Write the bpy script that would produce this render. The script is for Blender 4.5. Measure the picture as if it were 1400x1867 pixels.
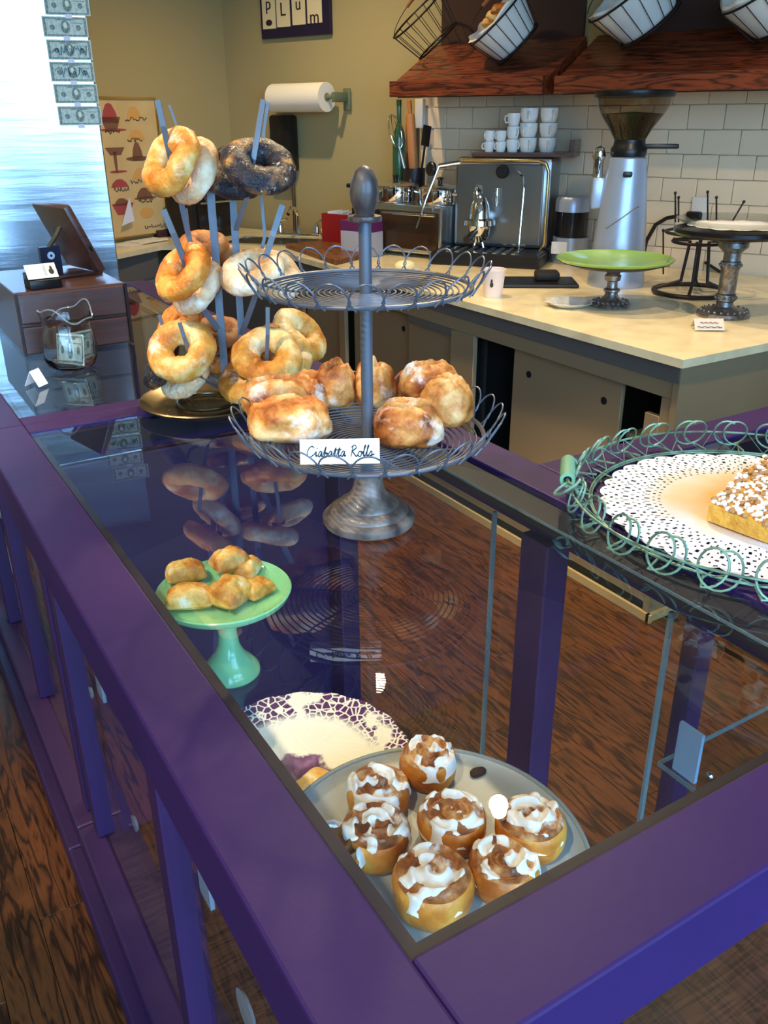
import bpy, bmesh, math, random
import numpy as np
from mathutils import Vector, Matrix, noise

for o in list(bpy.data.objects): bpy.data.objects.remove(o)
SC = bpy.context.scene
COL = SC.collection

# ------------------------------------------------------------------ camera
F = 1581.2; PITCH = math.radians(24.55); ROLL = math.radians(-.343); YAW = math.radians(-31.3)
def _basis():
    cp, sp = math.cos(PITCH), math.sin(PITCH)
    fwd = np.array([0, cp, -sp]); up = np.array([0, sp, cp]); rt = np.array([1., 0, 0])
    c, s = math.cos(ROLL), math.sin(ROLL)
    r, u = c*rt+s*up, -s*rt+c*up
    R = np.array([[math.cos(YAW), -math.sin(YAW), 0], [math.sin(YAW), math.cos(YAW), 0], [0, 0, 1]])
    return R@r, R@u, R@fwd
CR, CU, CW = _basis()
CAM = np.array([0, 0, 1.55])
cd = bpy.data.cameras.new('camera'); cam = bpy.data.objects.new('camera', cd); COL.objects.link(cam)
cd.sensor_fit = 'VERTICAL'; cd.sensor_height = 36; cd.sensor_width = 27; cd.lens = F/1867*36
cd.clip_start = .02; cd.clip_end = 200
m = Matrix.Identity(4)
for i in range(3):
    m[i][0], m[i][1], m[i][2], m[i][3] = CR[i], CU[i], -CW[i], CAM[i]
cam.matrix_world = m
SC.camera = cam

# ------------------------------------------------------------------ view, sky, lamps
SC.view_settings.view_transform = 'Standard'; SC.view_settings.look = 'None'
SC.view_settings.gamma = 1; SC.view_settings.use_curve_mapping = False
SC.view_settings.exposure = 0.55
SC.cycles.transparent_max_bounces = 32
SC.cycles.max_bounces = 10
SC.cycles.sample_clamp_indirect = 6
W = bpy.data.worlds.new('sky'); SC.world = W; W.use_nodes = True
bg = W.node_tree.nodes['Background']
bg.inputs[0].default_value = (.32, .60, 1.0, 1); bg.inputs[1].default_value = 10.0
LAMP_POWER = 72
LAMP_COL = (1.0, .77, .46)

def S(r, g, b):
    f = lambda c: (c/255/12.92) if c <= 10 else ((c/255+.055)/1.055)**2.4
    return (f(r), f(g), f(b), 1)

# ------------------------------------------------------------------ pixel -> place helpers
def ray(x, y): return (x-700)/F*CR-(y-933.5)/F*CU+CW
def pz(x, y, z): d = ray(x, y); return CAM+d*((z-CAM[2])/d[2])
def px(x, y, X): d = ray(x, y); return CAM+d*((X-CAM[0])/d[0])
def pw(x, y, w): return CAM+ray(x, y)*w
def pl(x, y, P, n):
    d = ray(x, y); return CAM+d*(((np.asarray(P)-CAM)@n)/(d@n))
WA = math.radians(21.2)
TT = np.array([-math.sin(WA), math.cos(WA), 0]); TN = np.array([-math.cos(WA), -math.sin(WA), 0])
T0 = np.array([3.35, 2.77, 0])
RT = math.atan2(-TT[1], -TT[0])                 # rotation of things standing along the tiled wall (local x to the right, local y into the wall)
def wT(s, out, z=0): return T0-TT*s+TN*out+np.array([0, 0, z])
def pT(x, y, off=0.): return pl(x, y, T0+TN*off, TN)
def sT(p): q = np.asarray(p)-T0; return (-(q@TT), q@TN, p[2])
CORNER = np.array([2.27, 5.554, 0])
PT = np.array([math.cos(WA), math.sin(WA), 0]); PN = np.array([math.sin(WA), -math.cos(WA), 0])
def pP(x, y, off=0.): return pl(x, y, CORNER+PN*off, PN)

# ------------------------------------------------------------------ materials
MATS = {}
def nd(t, typ, **kw):
    n = t.nodes.new(typ)
    for k, v in kw.items():
        if k in n.inputs: n.inputs[k].default_value = v
        else: setattr(n, k, v)
    return n
def ramp(t, fac, stops):
    r = t.nodes.new('ShaderNodeValToRGB'); cr = r.color_ramp
    while len(cr.elements) < len(stops): cr.elements.new(.5)
    for e, (p, c) in zip(cr.elements, stops): e.position = p; e.color = c
    t.links.new(fac, r.inputs[0]); return r.outputs[0]
def mat(name, col, rough=.5, metal=0., var=None, bump=None, stretch=(1, 1, 1), coat=0., sss=0., spec=.5, trans=0., ior=1.45, emit=None, aniso=0, coatr=.03):
    """var = (colour2, scale, low, high[, detail]); bump = (scale, strength[, distance])"""
    if name in MATS: return MATS[name]
    mt = bpy.data.materials.new(name); mt.use_nodes = True; t = mt.node_tree
    b = t.nodes['Principled BSDF']; b.inputs['Base Color'].default_value = col
    b.inputs['Roughness'].default_value = rough; b.inputs['Metallic'].default_value = metal
    b.inputs['Specular IOR Level'].default_value = spec; b.inputs['Coat Weight'].default_value = coat; b.inputs['Coat Roughness'].default_value = coatr
    b.inputs['Transmission Weight'].default_value = trans; b.inputs['IOR'].default_value = ior
    b.inputs['Anisotropic'].default_value = aniso
    if sss: b.inputs['Subsurface Weight'].default_value = sss; b.inputs['Subsurface Radius'].default_value = (.02, .01, .005); b.inputs['Subsurface Scale'].default_value = .3
    if emit: b.inputs['Emission Color'].default_value = emit[0]; b.inputs['Emission Strength'].default_value = emit[1]
    if var or bump:
        tc = nd(t, 'ShaderNodeTexCoord'); mp = nd(t, 'ShaderNodeMapping'); mp.inputs['Scale'].default_value = stretch
        t.links.new(tc.outputs['Object'], mp.inputs[0])
    if var:
        n = nd(t, 'ShaderNodeTexNoise', Scale=var[1], Detail=var[4] if len(var) > 4 else 4.)
        t.links.new(mp.outputs[0], n.inputs['Vector'])
        t.links.new(ramp(t, n.outputs['Fac'], [(var[2], col), (var[3], var[0])]), b.inputs['Base Color'])
    if bump:
        n2 = nd(t, 'ShaderNodeTexNoise', Scale=bump[0], Detail=5.); t.links.new(mp.outputs[0], n2.inputs['Vector'])
        bp = nd(t, 'ShaderNodeBump', Strength=bump[1], Distance=bump[2] if len(bump) > 2 else .002)
        t.links.new(n2.outputs['Fac'], bp.inputs['Height']); t.links.new(bp.outputs[0], b.inputs['Normal'])
    MATS[name] = mt; return mt
def glass(name, tint=(1, 1, 1, 1), ior=1.5, rough=0.):
    """sheet glass: lets light straight through, mirrors by Fresnel"""
    if name in MATS: return MATS[name]
    mt = bpy.data.materials.new(name); mt.use_nodes = True; t = mt.node_tree; t.nodes.remove(t.nodes['Principled BSDF'])
    tr = nd(t, 'ShaderNodeBsdfTransparent', Color=tint); gl = nd(t, 'ShaderNodeBsdfGlossy', Roughness=rough, Color=(1, 1, 1, 1))
    fr = nd(t, 'ShaderNodeFresnel', IOR=ior); mx = nd(t, 'ShaderNodeMixShader')
    ge = nd(t, 'ShaderNodeNewGeometry'); sb = nd(t, 'ShaderNodeMath', operation='SUBTRACT'); sb.inputs[0].default_value = 1.; mu = nd(t, 'ShaderNodeMath', operation='MULTIPLY')
    t.links.new(ge.outputs['Backfacing'], sb.inputs[1]); t.links.new(fr.outputs[0], mu.inputs[0]); t.links.new(sb.outputs[0], mu.inputs[1])
    t.links.new(mu.outputs[0], mx.inputs[0]); t.links.new(tr.outputs[0], mx.inputs[1]); t.links.new(gl.outputs[0], mx.inputs[2])
    t.links.new(mx.outputs[0], t.nodes['Material Output'].inputs[0]); MATS[name] = mt; return mt
def crust(name, stops, scale=18., flour=None, bumps=(60., .5), rough=.6, seedk=0., speck=None, spec=.4):
    """baked crust: blotchy ramp, optional white flour/icing dusting, optional dark seeds"""
    if name in MATS: return MATS[name]
    mt = bpy.data.materials.new(name); mt.use_nodes = True; t = mt.node_tree; b = t.nodes['Principled BSDF']
    tc = nd(t, 'ShaderNodeTexCoord'); oi = nd(t, 'ShaderNodeObjectInfo'); ad = nd(t, 'ShaderNodeVectorMath', operation='MULTIPLY_ADD')
    ad.inputs[1].default_value = (1, 1, 1)
    cb = nd(t, 'ShaderNodeCombineXYZ')
    ml = nd(t, 'ShaderNodeMath', operation='MULTIPLY'); ml.inputs[1].default_value = 7.
    t.links.new(oi.outputs['Random'], ml.inputs[0]); t.links.new(ml.outputs[0], cb.inputs[0]); t.links.new(ml.outputs[0], cb.inputs[2])
    t.links.new(tc.outputs['Object'], ad.inputs[0]); t.links.new(cb.outputs[0], ad.inputs[2])
    v = ad.outputs[0]
    n = nd(t, 'ShaderNodeTexNoise', Scale=scale, Detail=6., Roughness=.6); t.links.new(v, n.inputs['Vector'])
    c = ramp(t, n.outputs['Fac'], stops)
    if flour:
        n3 = nd(t, 'ShaderNodeTexNoise', Scale=flour[1], Detail=7., Roughness=.65); t.links.new(v, n3.inputs['Vector'])
        f = ramp(t, n3.outputs['Fac'], [(flour[2], (0, 0, 0, 1)), (flour[3], (1, 1, 1, 1))])
        mx = nd(t, 'ShaderNodeMix', data_type='RGBA'); t.links.new(f, mx.inputs[0]); t.links.new(c, mx.inputs[6]); mx.inputs[7].default_value = flour[0]
        c = mx.outputs[2]
    if speck:
        vo = nd(t, 'ShaderNodeTexVoronoi', Scale=speck[1]); t.links.new(v, vo.inputs['Vector'])
        f = ramp(t, vo.outputs['Distance'], [(speck[2], (1, 1, 1, 1)), (speck[2]+.05, (0, 0, 0, 1))])
        mx = nd(t, 'ShaderNodeMix', data_type='RGBA'); t.links.new(f, mx.inputs[0]); t.links.new(c, mx.inputs[6]); mx.inputs[7].default_value = speck[0]
        c = mx.outputs[2]
    t.links.new(c, b.inputs['Base Color']); b.inputs['Roughness'].default_value = rough; b.inputs['Specular IOR Level'].default_value = spec
    n2 = nd(t, 'ShaderNodeTexNoise', Scale=bumps[0], Detail=5.); t.links.new(v, n2.inputs['Vector'])
    bp = nd(t, 'ShaderNodeBump', Strength=bumps[1], Distance=.003); t.links.new(n2.outputs['Fac'], bp.inputs['Height']); t.links.new(bp.outputs[0], b.inputs['Normal'])
    MATS[name] = mt; return mt
def woodmat(name, c1, c2, rough=.4, scale=6., stretch=(1, 1, 8), coat=0., bump=.25):
    if name in MATS: return MATS[name]
    mt = bpy.data.materials.new(name); mt.use_nodes = True; t = mt.node_tree; b = t.nodes['Principled BSDF']
    tc = nd(t, 'ShaderNodeTexCoord'); oi = nd(t, 'ShaderNodeObjectInfo'); mp = nd(t, 'ShaderNodeMapping'); mp.inputs['Scale'].default_value = stretch
    ml = nd(t, 'ShaderNodeMath', operation='MULTIPLY'); ml.inputs[1].default_value = 40.; cb = nd(t, 'ShaderNodeCombineXYZ')
    t.links.new(oi.outputs['Random'], ml.inputs[0]); t.links.new(ml.outputs[0], cb.inputs[0]); t.links.new(ml.outputs[0], cb.inputs[1])
    t.links.new(tc.outputs['Object'], mp.inputs[0]); t.links.new(cb.outputs[0], mp.inputs[1])
    n = nd(t, 'ShaderNodeTexNoise', Scale=scale, Detail=3., Distortion=.6); t.links.new(mp.outputs[0], n.inputs['Vector'])
    wv = nd(t, 'ShaderNodeMath', operation='MULTIPLY'); wv.inputs[1].default_value = 34.; t.links.new(n.outputs['Fac'], wv.inputs[0])
    sn = nd(t, 'ShaderNodeMath', operation='SINE'); t.links.new(wv.outputs[0], sn.inputs[0])
    ab = nd(t, 'ShaderNodeMath', operation='MULTIPLY_ADD'); ab.inputs[1].default_value = .5; ab.inputs[2].default_value = .5; t.links.new(sn.outputs[0], ab.inputs[0])
    n2 = nd(t, 'ShaderNodeTexNoise', Scale=scale*9, Detail=4.); t.links.new(mp.outputs[0], n2.inputs['Vector'])
    av = nd(t, 'ShaderNodeMath', operation='MULTIPLY'); t.links.new(ab.outputs[0], av.inputs[0]); t.links.new(n2.outputs['Fac'], av.inputs[1])
    mid = tuple((a*.45+d*.55) for a, d in zip(c1, c2))
    t.links.new(ramp(t, av.outputs[0], [(.0, c2), (.12, mid), (.45, c1)]), b.inputs['Base Color'])
    b.inputs['Roughness'].default_value = rough; b.inputs['Coat Weight'].default_value = coat
    bp = nd(t, 'ShaderNodeBump', Strength=bump, Distance=.0015); t.links.new(av.outputs[0], bp.inputs['Height']); t.links.new(bp.outputs[0], b.inputs['Normal'])
    MATS[name] = mt; return mt

PURPLE = mat('purple_paint', S(53, 29, 80), .5, spec=.3, var=(S(47, 26, 75), 6, .35, .65), bump=(90, .12), stretch=(1, 1, 1))
PURPLE2 = mat('purple_paint_old', S(58, 32, 74), .42, var=(S(52, 29, 70), 8, .3, .7), bump=(120, .1))
OLIVE = mat('olive_wall_paint', S(170, 152, 104), .75, bump=(220, .15))
CABPAINT = mat('cabinet_paint', S(150, 126, 94), .5, bump=(120, .06))
CABTOP = mat('grey_cabinet_paint', S(118, 116, 112), .5)
CEIL = mat('ceiling_paint', S(225, 222, 212), .85)
FLOORW = woodmat('oak_floor', S(116, 62, 29), S(50, 23, 10), .36, 3.6, (9, 1, 1), .1)
DECKW = woodmat('deck_wood', S(82, 54, 48), S(46, 30, 28), .45, 5., (1, 9, 1), 0)
WALNUT = mat('walnut', S(86, 50, 40), .4, var=(S(60, 34, 28), 14, .35, .65), stretch=(.6, 8, 8), coat=1., coatr=.34, bump=(20, .04))
REDWOOD = woodmat('mahogany', S(128, 58, 30), S(58, 22, 12), .35, 3., (1, 8, 8), .25)
PANEGLASS = glass('pane_glass', (.95, .98, .97, 1), 1.72)
TOPGLASS = glass('top_glass', (.95, .97, .98, 1), 1.62)
CLEAR = glass('clear_glass', (.97, .99, .98, 1), 1.48)
EDGE = mat('glass_edge', S(142, 160, 164), .15, trans=.5, spec=.6)
STEEL = mat('stainless', (.62, .63, .64, 1), .24, 1., bump=(40, .05), stretch=(1, 1, 30))
CHROME = mat('chrome', (.8, .8, .8, 1), .06, 1.)
BRASS = mat('brass', (.75, .55, .22, 1), .2, 1.)
BLACKP = mat('black_plastic', S(20, 20, 22), .35)
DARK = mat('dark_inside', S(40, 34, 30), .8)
IRON = mat('grey_wire', S(92, 95, 104), .4, .3)
BLKIRON = mat('black_iron', S(40, 32, 30), .5, .3)
STRAP = mat('grey_strap', S(106, 112, 120), .42, .3, bump=(80, .3))
WHITE = mat('white_ceramic', S(236, 234, 228), .2, coat=.5)
PAPER = mat('white_paper', S(240, 240, 238), .8)
INK = mat('dark_ink', S(30, 32, 44), .7)
MARBLE = mat('cream_marble', S(242, 224, 180), .3, var=(S(216, 198, 156), 9, .42, .72, 8.), coat=.2)

# ------------------------------------------------------------------ mesh builder
class MB:
    def __init__(s): s.v = []; s.f = []
    def add(s, v, f):
        k = len(s.v); s.v += [tuple(map(float, q)) for q in v]; s.f += [tuple(i+k for i in q) for q in f]; return s
    def box(s, c, d, rz=0., R=None):
        hx, hy, hz = d[0]/2, d[1]/2, d[2]/2
        vs = [Vector((x, y, z)) for x in (-hx, hx) for y in (-hy, hy) for z in (-hz, hz)]
        M3 = R if R is not None else Matrix.Rotation(rz, 3, 'Z')
        vs = [M3@v+Vector(c) for v in vs]
        return s.add(vs, [(0, 1, 3, 2), (4, 6, 7, 5), (0, 4, 5, 1), (2, 3, 7, 6), (0, 2, 6, 4), (1, 5, 7, 3)])
    def bb(s, x0, x1, y0, y1, z0, z1): return s.box(((x0+x1)/2, (y0+y1)/2, (z0+z1)/2), (x1-x0, y1-y0, z1-z0))
    def rbox(s, c, d, b=.004, rz=0., R=None, seg=2):
        bm = bmesh.new(); bmesh.ops.create_cube(bm, size=1)
        bmesh.ops.scale(bm, vec=d, verts=bm.verts)
        bmesh.ops.bevel(bm, geom=bm.edges[:], offset=min(b, min(d)*.49), segments=seg, profile=.5, affect='EDGES')
        M3 = R if R is not None else Matrix.Rotation(rz, 3, 'Z')
        bm.verts.index_update(); vs = [M3@v.co+Vector(c) for v in bm.verts]; fs = [[v.index for v in f.verts] for f in bm.faces]; bm.free()
        return s.add(vs, fs)
    def cyl(s, a, b, r0, r1=None, seg=16, cap=True):
        r1 = r0 if r1 is None else r1
        a, b = Vector(a), Vector(b); d = (b-a).normalized(); u = d.orthogonal().normalized(); w = d.cross(u); vs = []
        for c, r in ((a, r0), (b, r1)):
            for i in range(seg):
                t = 2*math.pi*i/seg; vs.append(c+(u*math.cos(t)+w*math.sin(t))*r)
        fs = [(i, (i+1) % seg, seg+(i+1) % seg, seg+i) for i in range(seg)]
        if cap: fs += [tuple(range(seg))[::-1], tuple(range(seg, 2*seg))]
        return s.add(vs, fs)
    def tube(s, pts, r, seg=6, closed=False, flat=None):
        """round wire along pts; flat=(half width, half thickness, side vector) for a strap"""
        P = [Vector(p) for p in pts]; n = len(P); vs = []; prev = None
        for i in range(n):
            if closed: d = P[(i+1) % n]-P[i-1]
            else: d = P[min(i+1, n-1)]-P[max(i-1, 0)]
            d.normalize()
            if flat: u = Vector(flat[2]); u = (u-d*u.dot(d)).normalized()
            elif prev is None: u = d.orthogonal().normalized()
            else: u = (prev-d*prev.dot(d)).normalized()
            prev = u; w = d.cross(u)
            rr = r[i] if isinstance(r, (list, tuple)) else r
            if flat:
                for a, b in ((1, 1), (-1, 1), (-1, -1), (1, -1)): vs.append(P[i]+u*a*flat[0]+w*b*flat[1])
            else:
                for j in range(seg): t = 2*math.pi*j/seg; vs.append(P[i]+(u*math.cos(t)+w*math.sin(t))*rr)
        k = 4 if flat else seg; fs = []
        for i in range(n if closed else n-1):
            a, b = i*k, ((i+1) % n)*k
            for j in range(k): fs.append((a+j, a+(j+1) % k, b+(j+1) % k, b+j))
        if not closed: fs += [tuple(range(k))[::-1], tuple(range((n-1)*k, n*k))]
        return s.add(vs, fs)
    def lathe(s, prof, seg=32, c=(0, 0, 0), sx=1., sy=1., fn=None):
        vs = []; n = len(prof)
        for r, z in prof:
            for i in range(seg):
                t = 2*math.pi*i/seg; k = fn(t, r, z) if fn else 1.
                vs.append((c[0]+r*k*sx*math.cos(t), c[1]+r*k*sy*math.sin(t), c[2]+z))
        fs = []
        for j in range(n-1):
            for i in range(seg): fs.append((j*seg+i, j*seg+(i+1) % seg, (j+1)*seg+(i+1) % seg, (j+1)*seg+i))
        if prof[0][0] > 1e-6: fs.append(tuple(range(seg))[::-1])
        if prof[-1][0] > 1e-6: fs.append(tuple(range((n-1)*seg, n*seg)))
        return s.add(vs, fs)
    def ell(s, c, r, seg=16, rings=10):
        prof = [(math.sin(math.pi*j/rings)+1e-7, -math.cos(math.pi*j/rings)) for j in range(rings+1)]
        k = len(s.v); s.lathe(prof, seg)
        for i in range(k, len(s.v)):
            x, y, z = s.v[i]; s.v[i] = (c[0]+x*r[0], c[1]+y*r[1], c[2]+z*r[2])
        return s
    def prism(s, pts, z0, z1):
        n = len(pts); vs = [(x, y, z0) for x, y in pts]+[(x, y, z1) for x, y in pts]
        return s.add(vs, [tuple(range(n))[::-1], tuple(range(n, 2*n))]+[(i, (i+1) % n, n+(i+1) % n, n+i) for i in range(n)])
    def xf(s, Mx):
        s.v = [tuple(Mx@Vector(q)) for q in s.v]; return s
    def mesh(s, name, mt, smooth=True, ang=40):
        me = bpy.data.meshes.new(name); me.from_pydata(s.v, [], s.f); me.validate()
        bm = bmesh.new(); bm.from_mesh(me); bmesh.ops.recalc_face_normals(bm, faces=bm.faces); bm.to_mesh(me); bm.free()
        if smooth:
            me.polygons.foreach_set('use_smooth', [True]*len(me.polygons))
            me.set_sharp_from_angle(angle=math.radians(ang))
        if mt: me.materials.append(mt)
        return me
    def build(s, name, mt, parent=None, smooth=True, ang=40, loc=None, rot=None):
        return link(name, s.mesh(name, mt, smooth, ang), parent, loc, rot)
def link(name, me, parent=None, loc=None, rot=None):
    o = bpy.data.objects.new(name, me); COL.objects.link(o)
    if parent: o.parent = parent
    if loc is not None: o.location = loc
    if rot is not None: o.rotation_euler = rot
    return o
def tag(o, label, cat, group=None):
    o['label'] = label; o['category'] = cat
    if group: o['group'] = group
    return o
def thing(name, label, cat, loc=(0, 0, 0), rz=0., group=None):
    o = bpy.data.objects.new(name, None); COL.objects.link(o); o.location = [float(q) for q in loc]; o.rotation_euler = (0, 0, rz)
    o.empty_display_size = .05
    return tag(o, label, cat, group)
def struct(o): o['kind'] = 'structure'; return o
def circ(r, n, z=0., a0=0.): return [(r*math.cos(a0+2*math.pi*i/n), r*math.sin(a0+2*math.pi*i/n), z) for i in range(n)]
def frameR(zax, xhint=(1, 0, 0)):
    z = Vector(zax).normalized(); x = Vector(xhint); x = (x-z*x.dot(z)).normalized(); y = z.cross(x)
    return Matrix((x, y, z)).transposed()
def camdir(a, b, c): return Vector(a*CR+b*CU-c*CW).normalized()

# ------------------------------------------------------------------ the room
CH = 3.15
WINY = -1.7
XL = -2.8
def wallx(Y): return (T0-TT*((T0[1]-Y)/TT[1]))[0]
B_R = np.array([wallx(WINY), WINY, 0]); 
kP = (CORNER[0]-XL)/PT[0]; B_L = CORNER-PT*kP
fl = struct(thing('floor', 'dark oak plank floor', 'floor')); del fl['label']; del fl['category']
MB().prism([(XL-.2, WINY-.2), (B_R[0]+.3, WINY-.2), (CORNER[0]+.2, CORNER[1]+.3), (XL-.2, B_L[1]+.3)], -.08, -.012).build('subfloor', FLOORW, fl, smooth=False)
random.seed(3)
pw_, plen = .095, 1.15
pm = [MB().rbox((0, 0, -.006), (pw_-.0012, l-.0012, .012), .0005, seg=1).mesh('plank', FLOORW, False) for l in (plen, plen*.6)]
npl = 0
xs = np.arange(-.42, 2.1, pw_)
for i, x in enumerate(xs):
    y = -.1-random.random()*plen
    while y < 4.7:
        k = 0 if random.random() < .72 else 1; l = (plen, plen*.6)[k]
        if y+l > .2: link('plank', pm[k], fl, (x+pw_/2, y+l/2, 0)); npl += 1
        y += l
far_fl = MB()
for (x0, x1, y0, y1) in ((XL, -.42, WINY, B_L[1]), (2.1+.02, 3.6, WINY, 2.3), (-.42, 2.12, WINY, -.1)):
    far_fl.bb(x0, x1, y0, y1, -.012, 0)
o = far_fl.build('floorboards', FLOORW, fl, smooth=False)
struct(MB().prism([(XL-.2, WINY-.2), (B_R[0]+.3, WINY-.2), (CORNER[0]+.3, CORNER[1]+.4), (XL-.2, B_L[1]+.3)], CH, CH+.1).build('ceiling', CEIL, smooth=False))
def wall(name, a, b, mt, n, z0=0., z1=CH, th=.12):
    a, b = np.array(a[:2]), np.array(b[:2]); k = np.array(n[:2])*th
    return struct(MB().prism([tuple(a), tuple(b), tuple(b-k), tuple(a-k)], z0, z1).build(name, mt, smooth=False))
wr = wall('wall_right', B_R-TT*.3, CORNER+TT*.12, OLIVE, TN)
wb = wall('wall_back', B_L-PT*.2, CORNER, OLIVE, PN)
wl = wall('wall_left', (XL, WINY-.15), (XL, B_L[1]), OLIVE, (1, 0))
# shop-front wall with three big panes behind the viewer
wf = MB()
y0, y1 = WINY-.15, WINY
XR = B_R[0]
wins = [(-2.5, -.45), (-.25, 1.8)]
ZS, ZT = .30, 3.05
wf.bb(XL-.1, XR+.2, y0, y1, 0, ZS); wf.bb(XL-.1, XR+.2, y0, y1, ZT, CH)
ed = [XL-.1]+[q for w in wins for q in w]+[XR+.2]
for i in range(0, len(ed), 2): wf.bb(ed[i], ed[i+1], y0, y1, ZS, ZT)
struct(wf.build('wall_front', OLIVE, smooth=False))
for i, (a, b) in enumerate(wins):
    w = bpy.data.objects.new('window_%d' % (i+1), None); COL.objects.link(w); struct(w); w.location = ((a+b)/2, WINY-.08, ZS)
    L, Hh = b-a, ZT-ZS
    MB().bb(-L/2, L/2, -.03, .03, 0, .06).bb(-L/2, L/2, -.03, .03, Hh-.06, Hh).bb(-L/2, -L/2+.06, -.03, .03, .06, Hh-.06).bb(L/2-.06, L/2, -.03, .03, .06, Hh-.06).build('window_frame', mat('window_frame_paint', S(60, 55, 60), .5), w, smooth=False)
    MB().bb(-L/2+.06, L/2-.06, -.004, .004, .06, Hh-.06).build('window_pane', PANEGLASS, w, smooth=False)
    ld = bpy.data.lights.new('window_portal', 'AREA'); ld.shape = 'RECTANGLE'; ld.size = L; ld.size_y = Hh; ld.cycles.is_portal = True
    lo = bpy.data.objects.new('window_portal', ld); COL.objects.link(lo); lo.location = ((a+b)/2, WINY-.2, (ZS+ZT)/2); lo.rotation_euler = (math.radians(90), 0, 0)
struct(MB().bb(-30, 34, -40, WINY-.16, -.3, -.1).build('ground', mat('pavement', S(120, 118, 116), .9, var=(S(96, 96, 98), 1.5, .4, .6)), smooth=False))

# tiles on the right-hand wall: each tile its own piece
TILE = mat('grey_tile', S(230, 206, 172), .22, var=(S(218, 196, 166), 3., .3, .7), coat=.35)
tw, th_ = .158, .1
tm = MB().rbox((0, 0, 0), (tw-.0024, .012, th_-.0024), .0025, seg=1).mesh('tile', TILE, True)
MB().box((0, 0, 0), (3.3, .006, .82)).build('grout', mat('grout', S(184, 170, 150), .9), wr, smooth=False, loc=wT(.13, .003, 1.29), rot=(0, 0, RT))
for r in range(8):
    z = .95+r*th_-.012
    for i in range(21):
        s = -1.52+tw*(i+.5)+(tw/2 if r % 2 else 0)
        if s > 1.75: continue
        link('tile', tm, wr, wT(s, .009, z), (0, 0, RT))
# brown corner strip beside the tiles, olive wall to its left
MB().box((0, 0, 0), (.07, .03, .6)).build('tile_trim', mat('brown_trim', S(112, 92, 70), .6), wr, smooth=False, loc=wT(-1.575, .015, 1.21), rot=(0, 0, RT))

# ------------------------------------------------------------------ track lamps over the aisle
def track_lamp(x, y, label, aim, cone=140, power=1.):
    t = thing('track_lamp', label, 'lamp', (x, y, CH), 0, 'track lamps on the ceiling')
    lm = mat('lamp_housing', S(60, 58, 56), .4, .6)
    MB().rbox((0, 0, -.02), (.08, .12, .04), .008).build('mount', lm, t)
    MB().cyl((0, 0, -.04), (0, 0, -.13), .008).build('stem', lm, t)
    R = frameR(Vector(aim)-Vector((x, y, CH-.2)))
    M4 = Matrix.Translation((0, 0, -.17))@R.to_4x4()
    MB().lathe([(.02, -.06), (.045, -.05), (.055, .06), (.05, .06), (.04, -.03)], 24).xf(M4).build('shade', lm, t)
    MB().ell((0, 0, .022), (.03, .03, .026)).xf(M4).build('bulb', mat('halogen_bulb', S(255, 230, 180), .3, emit=((1, .8, .5, 1), 30)), t)
    ld = bpy.data.lights.new('lamp_light', 'SPOT'); ld.energy = LAMP_POWER*power; ld.color = LAMP_COL; ld.spot_size = math.radians(cone); ld.spot_blend = .8 if cone > 100 else .5; ld.shadow_soft_size = .035
    lo = bpy.data.objects.new('lamp_light', ld); COL.objects.link(lo); lo.parent = t
    q = M4@Vector((0, 0, .09)); lo.location = q; lo.rotation_euler = (R@Matrix.Rotation(math.pi, 3, 'X')).to_euler()
LZ = CH-.17
for k, (y, lb) in enumerate(((.15, 'customer-side track lamp nearest the window'), (1.25, 'customer-side track lamp in the middle of the track'), (2.3, 'customer-side track lamp facing the till'))):
    track_lamp(-.75, y, lb, (.52, y+(.25, .25, -.35)[k], 1.), 40, 1.4)
tr = MB().bb(-.82, -.68, -.3, 2.8, CH-.02, CH-.001); tag(tr.build('ceiling_track', mat('lamp_housing', S(60, 58, 56))), 'long dark ceiling track over the customers side', 'track')
def lamp_at(x, y): p = pz(x, y, 1.05); d = p-CAM; k = (LZ-1.05)/-d[2]; return p[0]+d[0]*k, p[1]+d[1]*k
a_, b_ = lamp_at(690, 1255), lamp_at(910, 1480)
track_lamp(a_[0], a_[1], 'middle track lamp over the staff aisle', (1.2, 2.0, .9))
track_lamp(b_[0], b_[1], 'track lamp nearest the shop front', (.9, 1.2, .9))
track_lamp(b_[0]-.01, b_[1]-.9, 'unseen track lamp added above the case arm to warm the cabinet end panel', (2.5, 1.35, .8), 95, .8)  # unseen lamp added on the track to light the cabinet end panel warmly
track_lamp(a_[0]+.05, a_[1]+1.0, 'track lamp nearest the sink corner', (1.9, 4.2, .9), 122, 1.0)
tr = MB().bb(1.60, 1.76, .4, 4.4, CH-.02, CH-.001); tag(tr.build('ceiling_track', mat('lamp_housing', S(60, 58, 56))), 'long dark ceiling track carrying the lamps', 'track')

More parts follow.
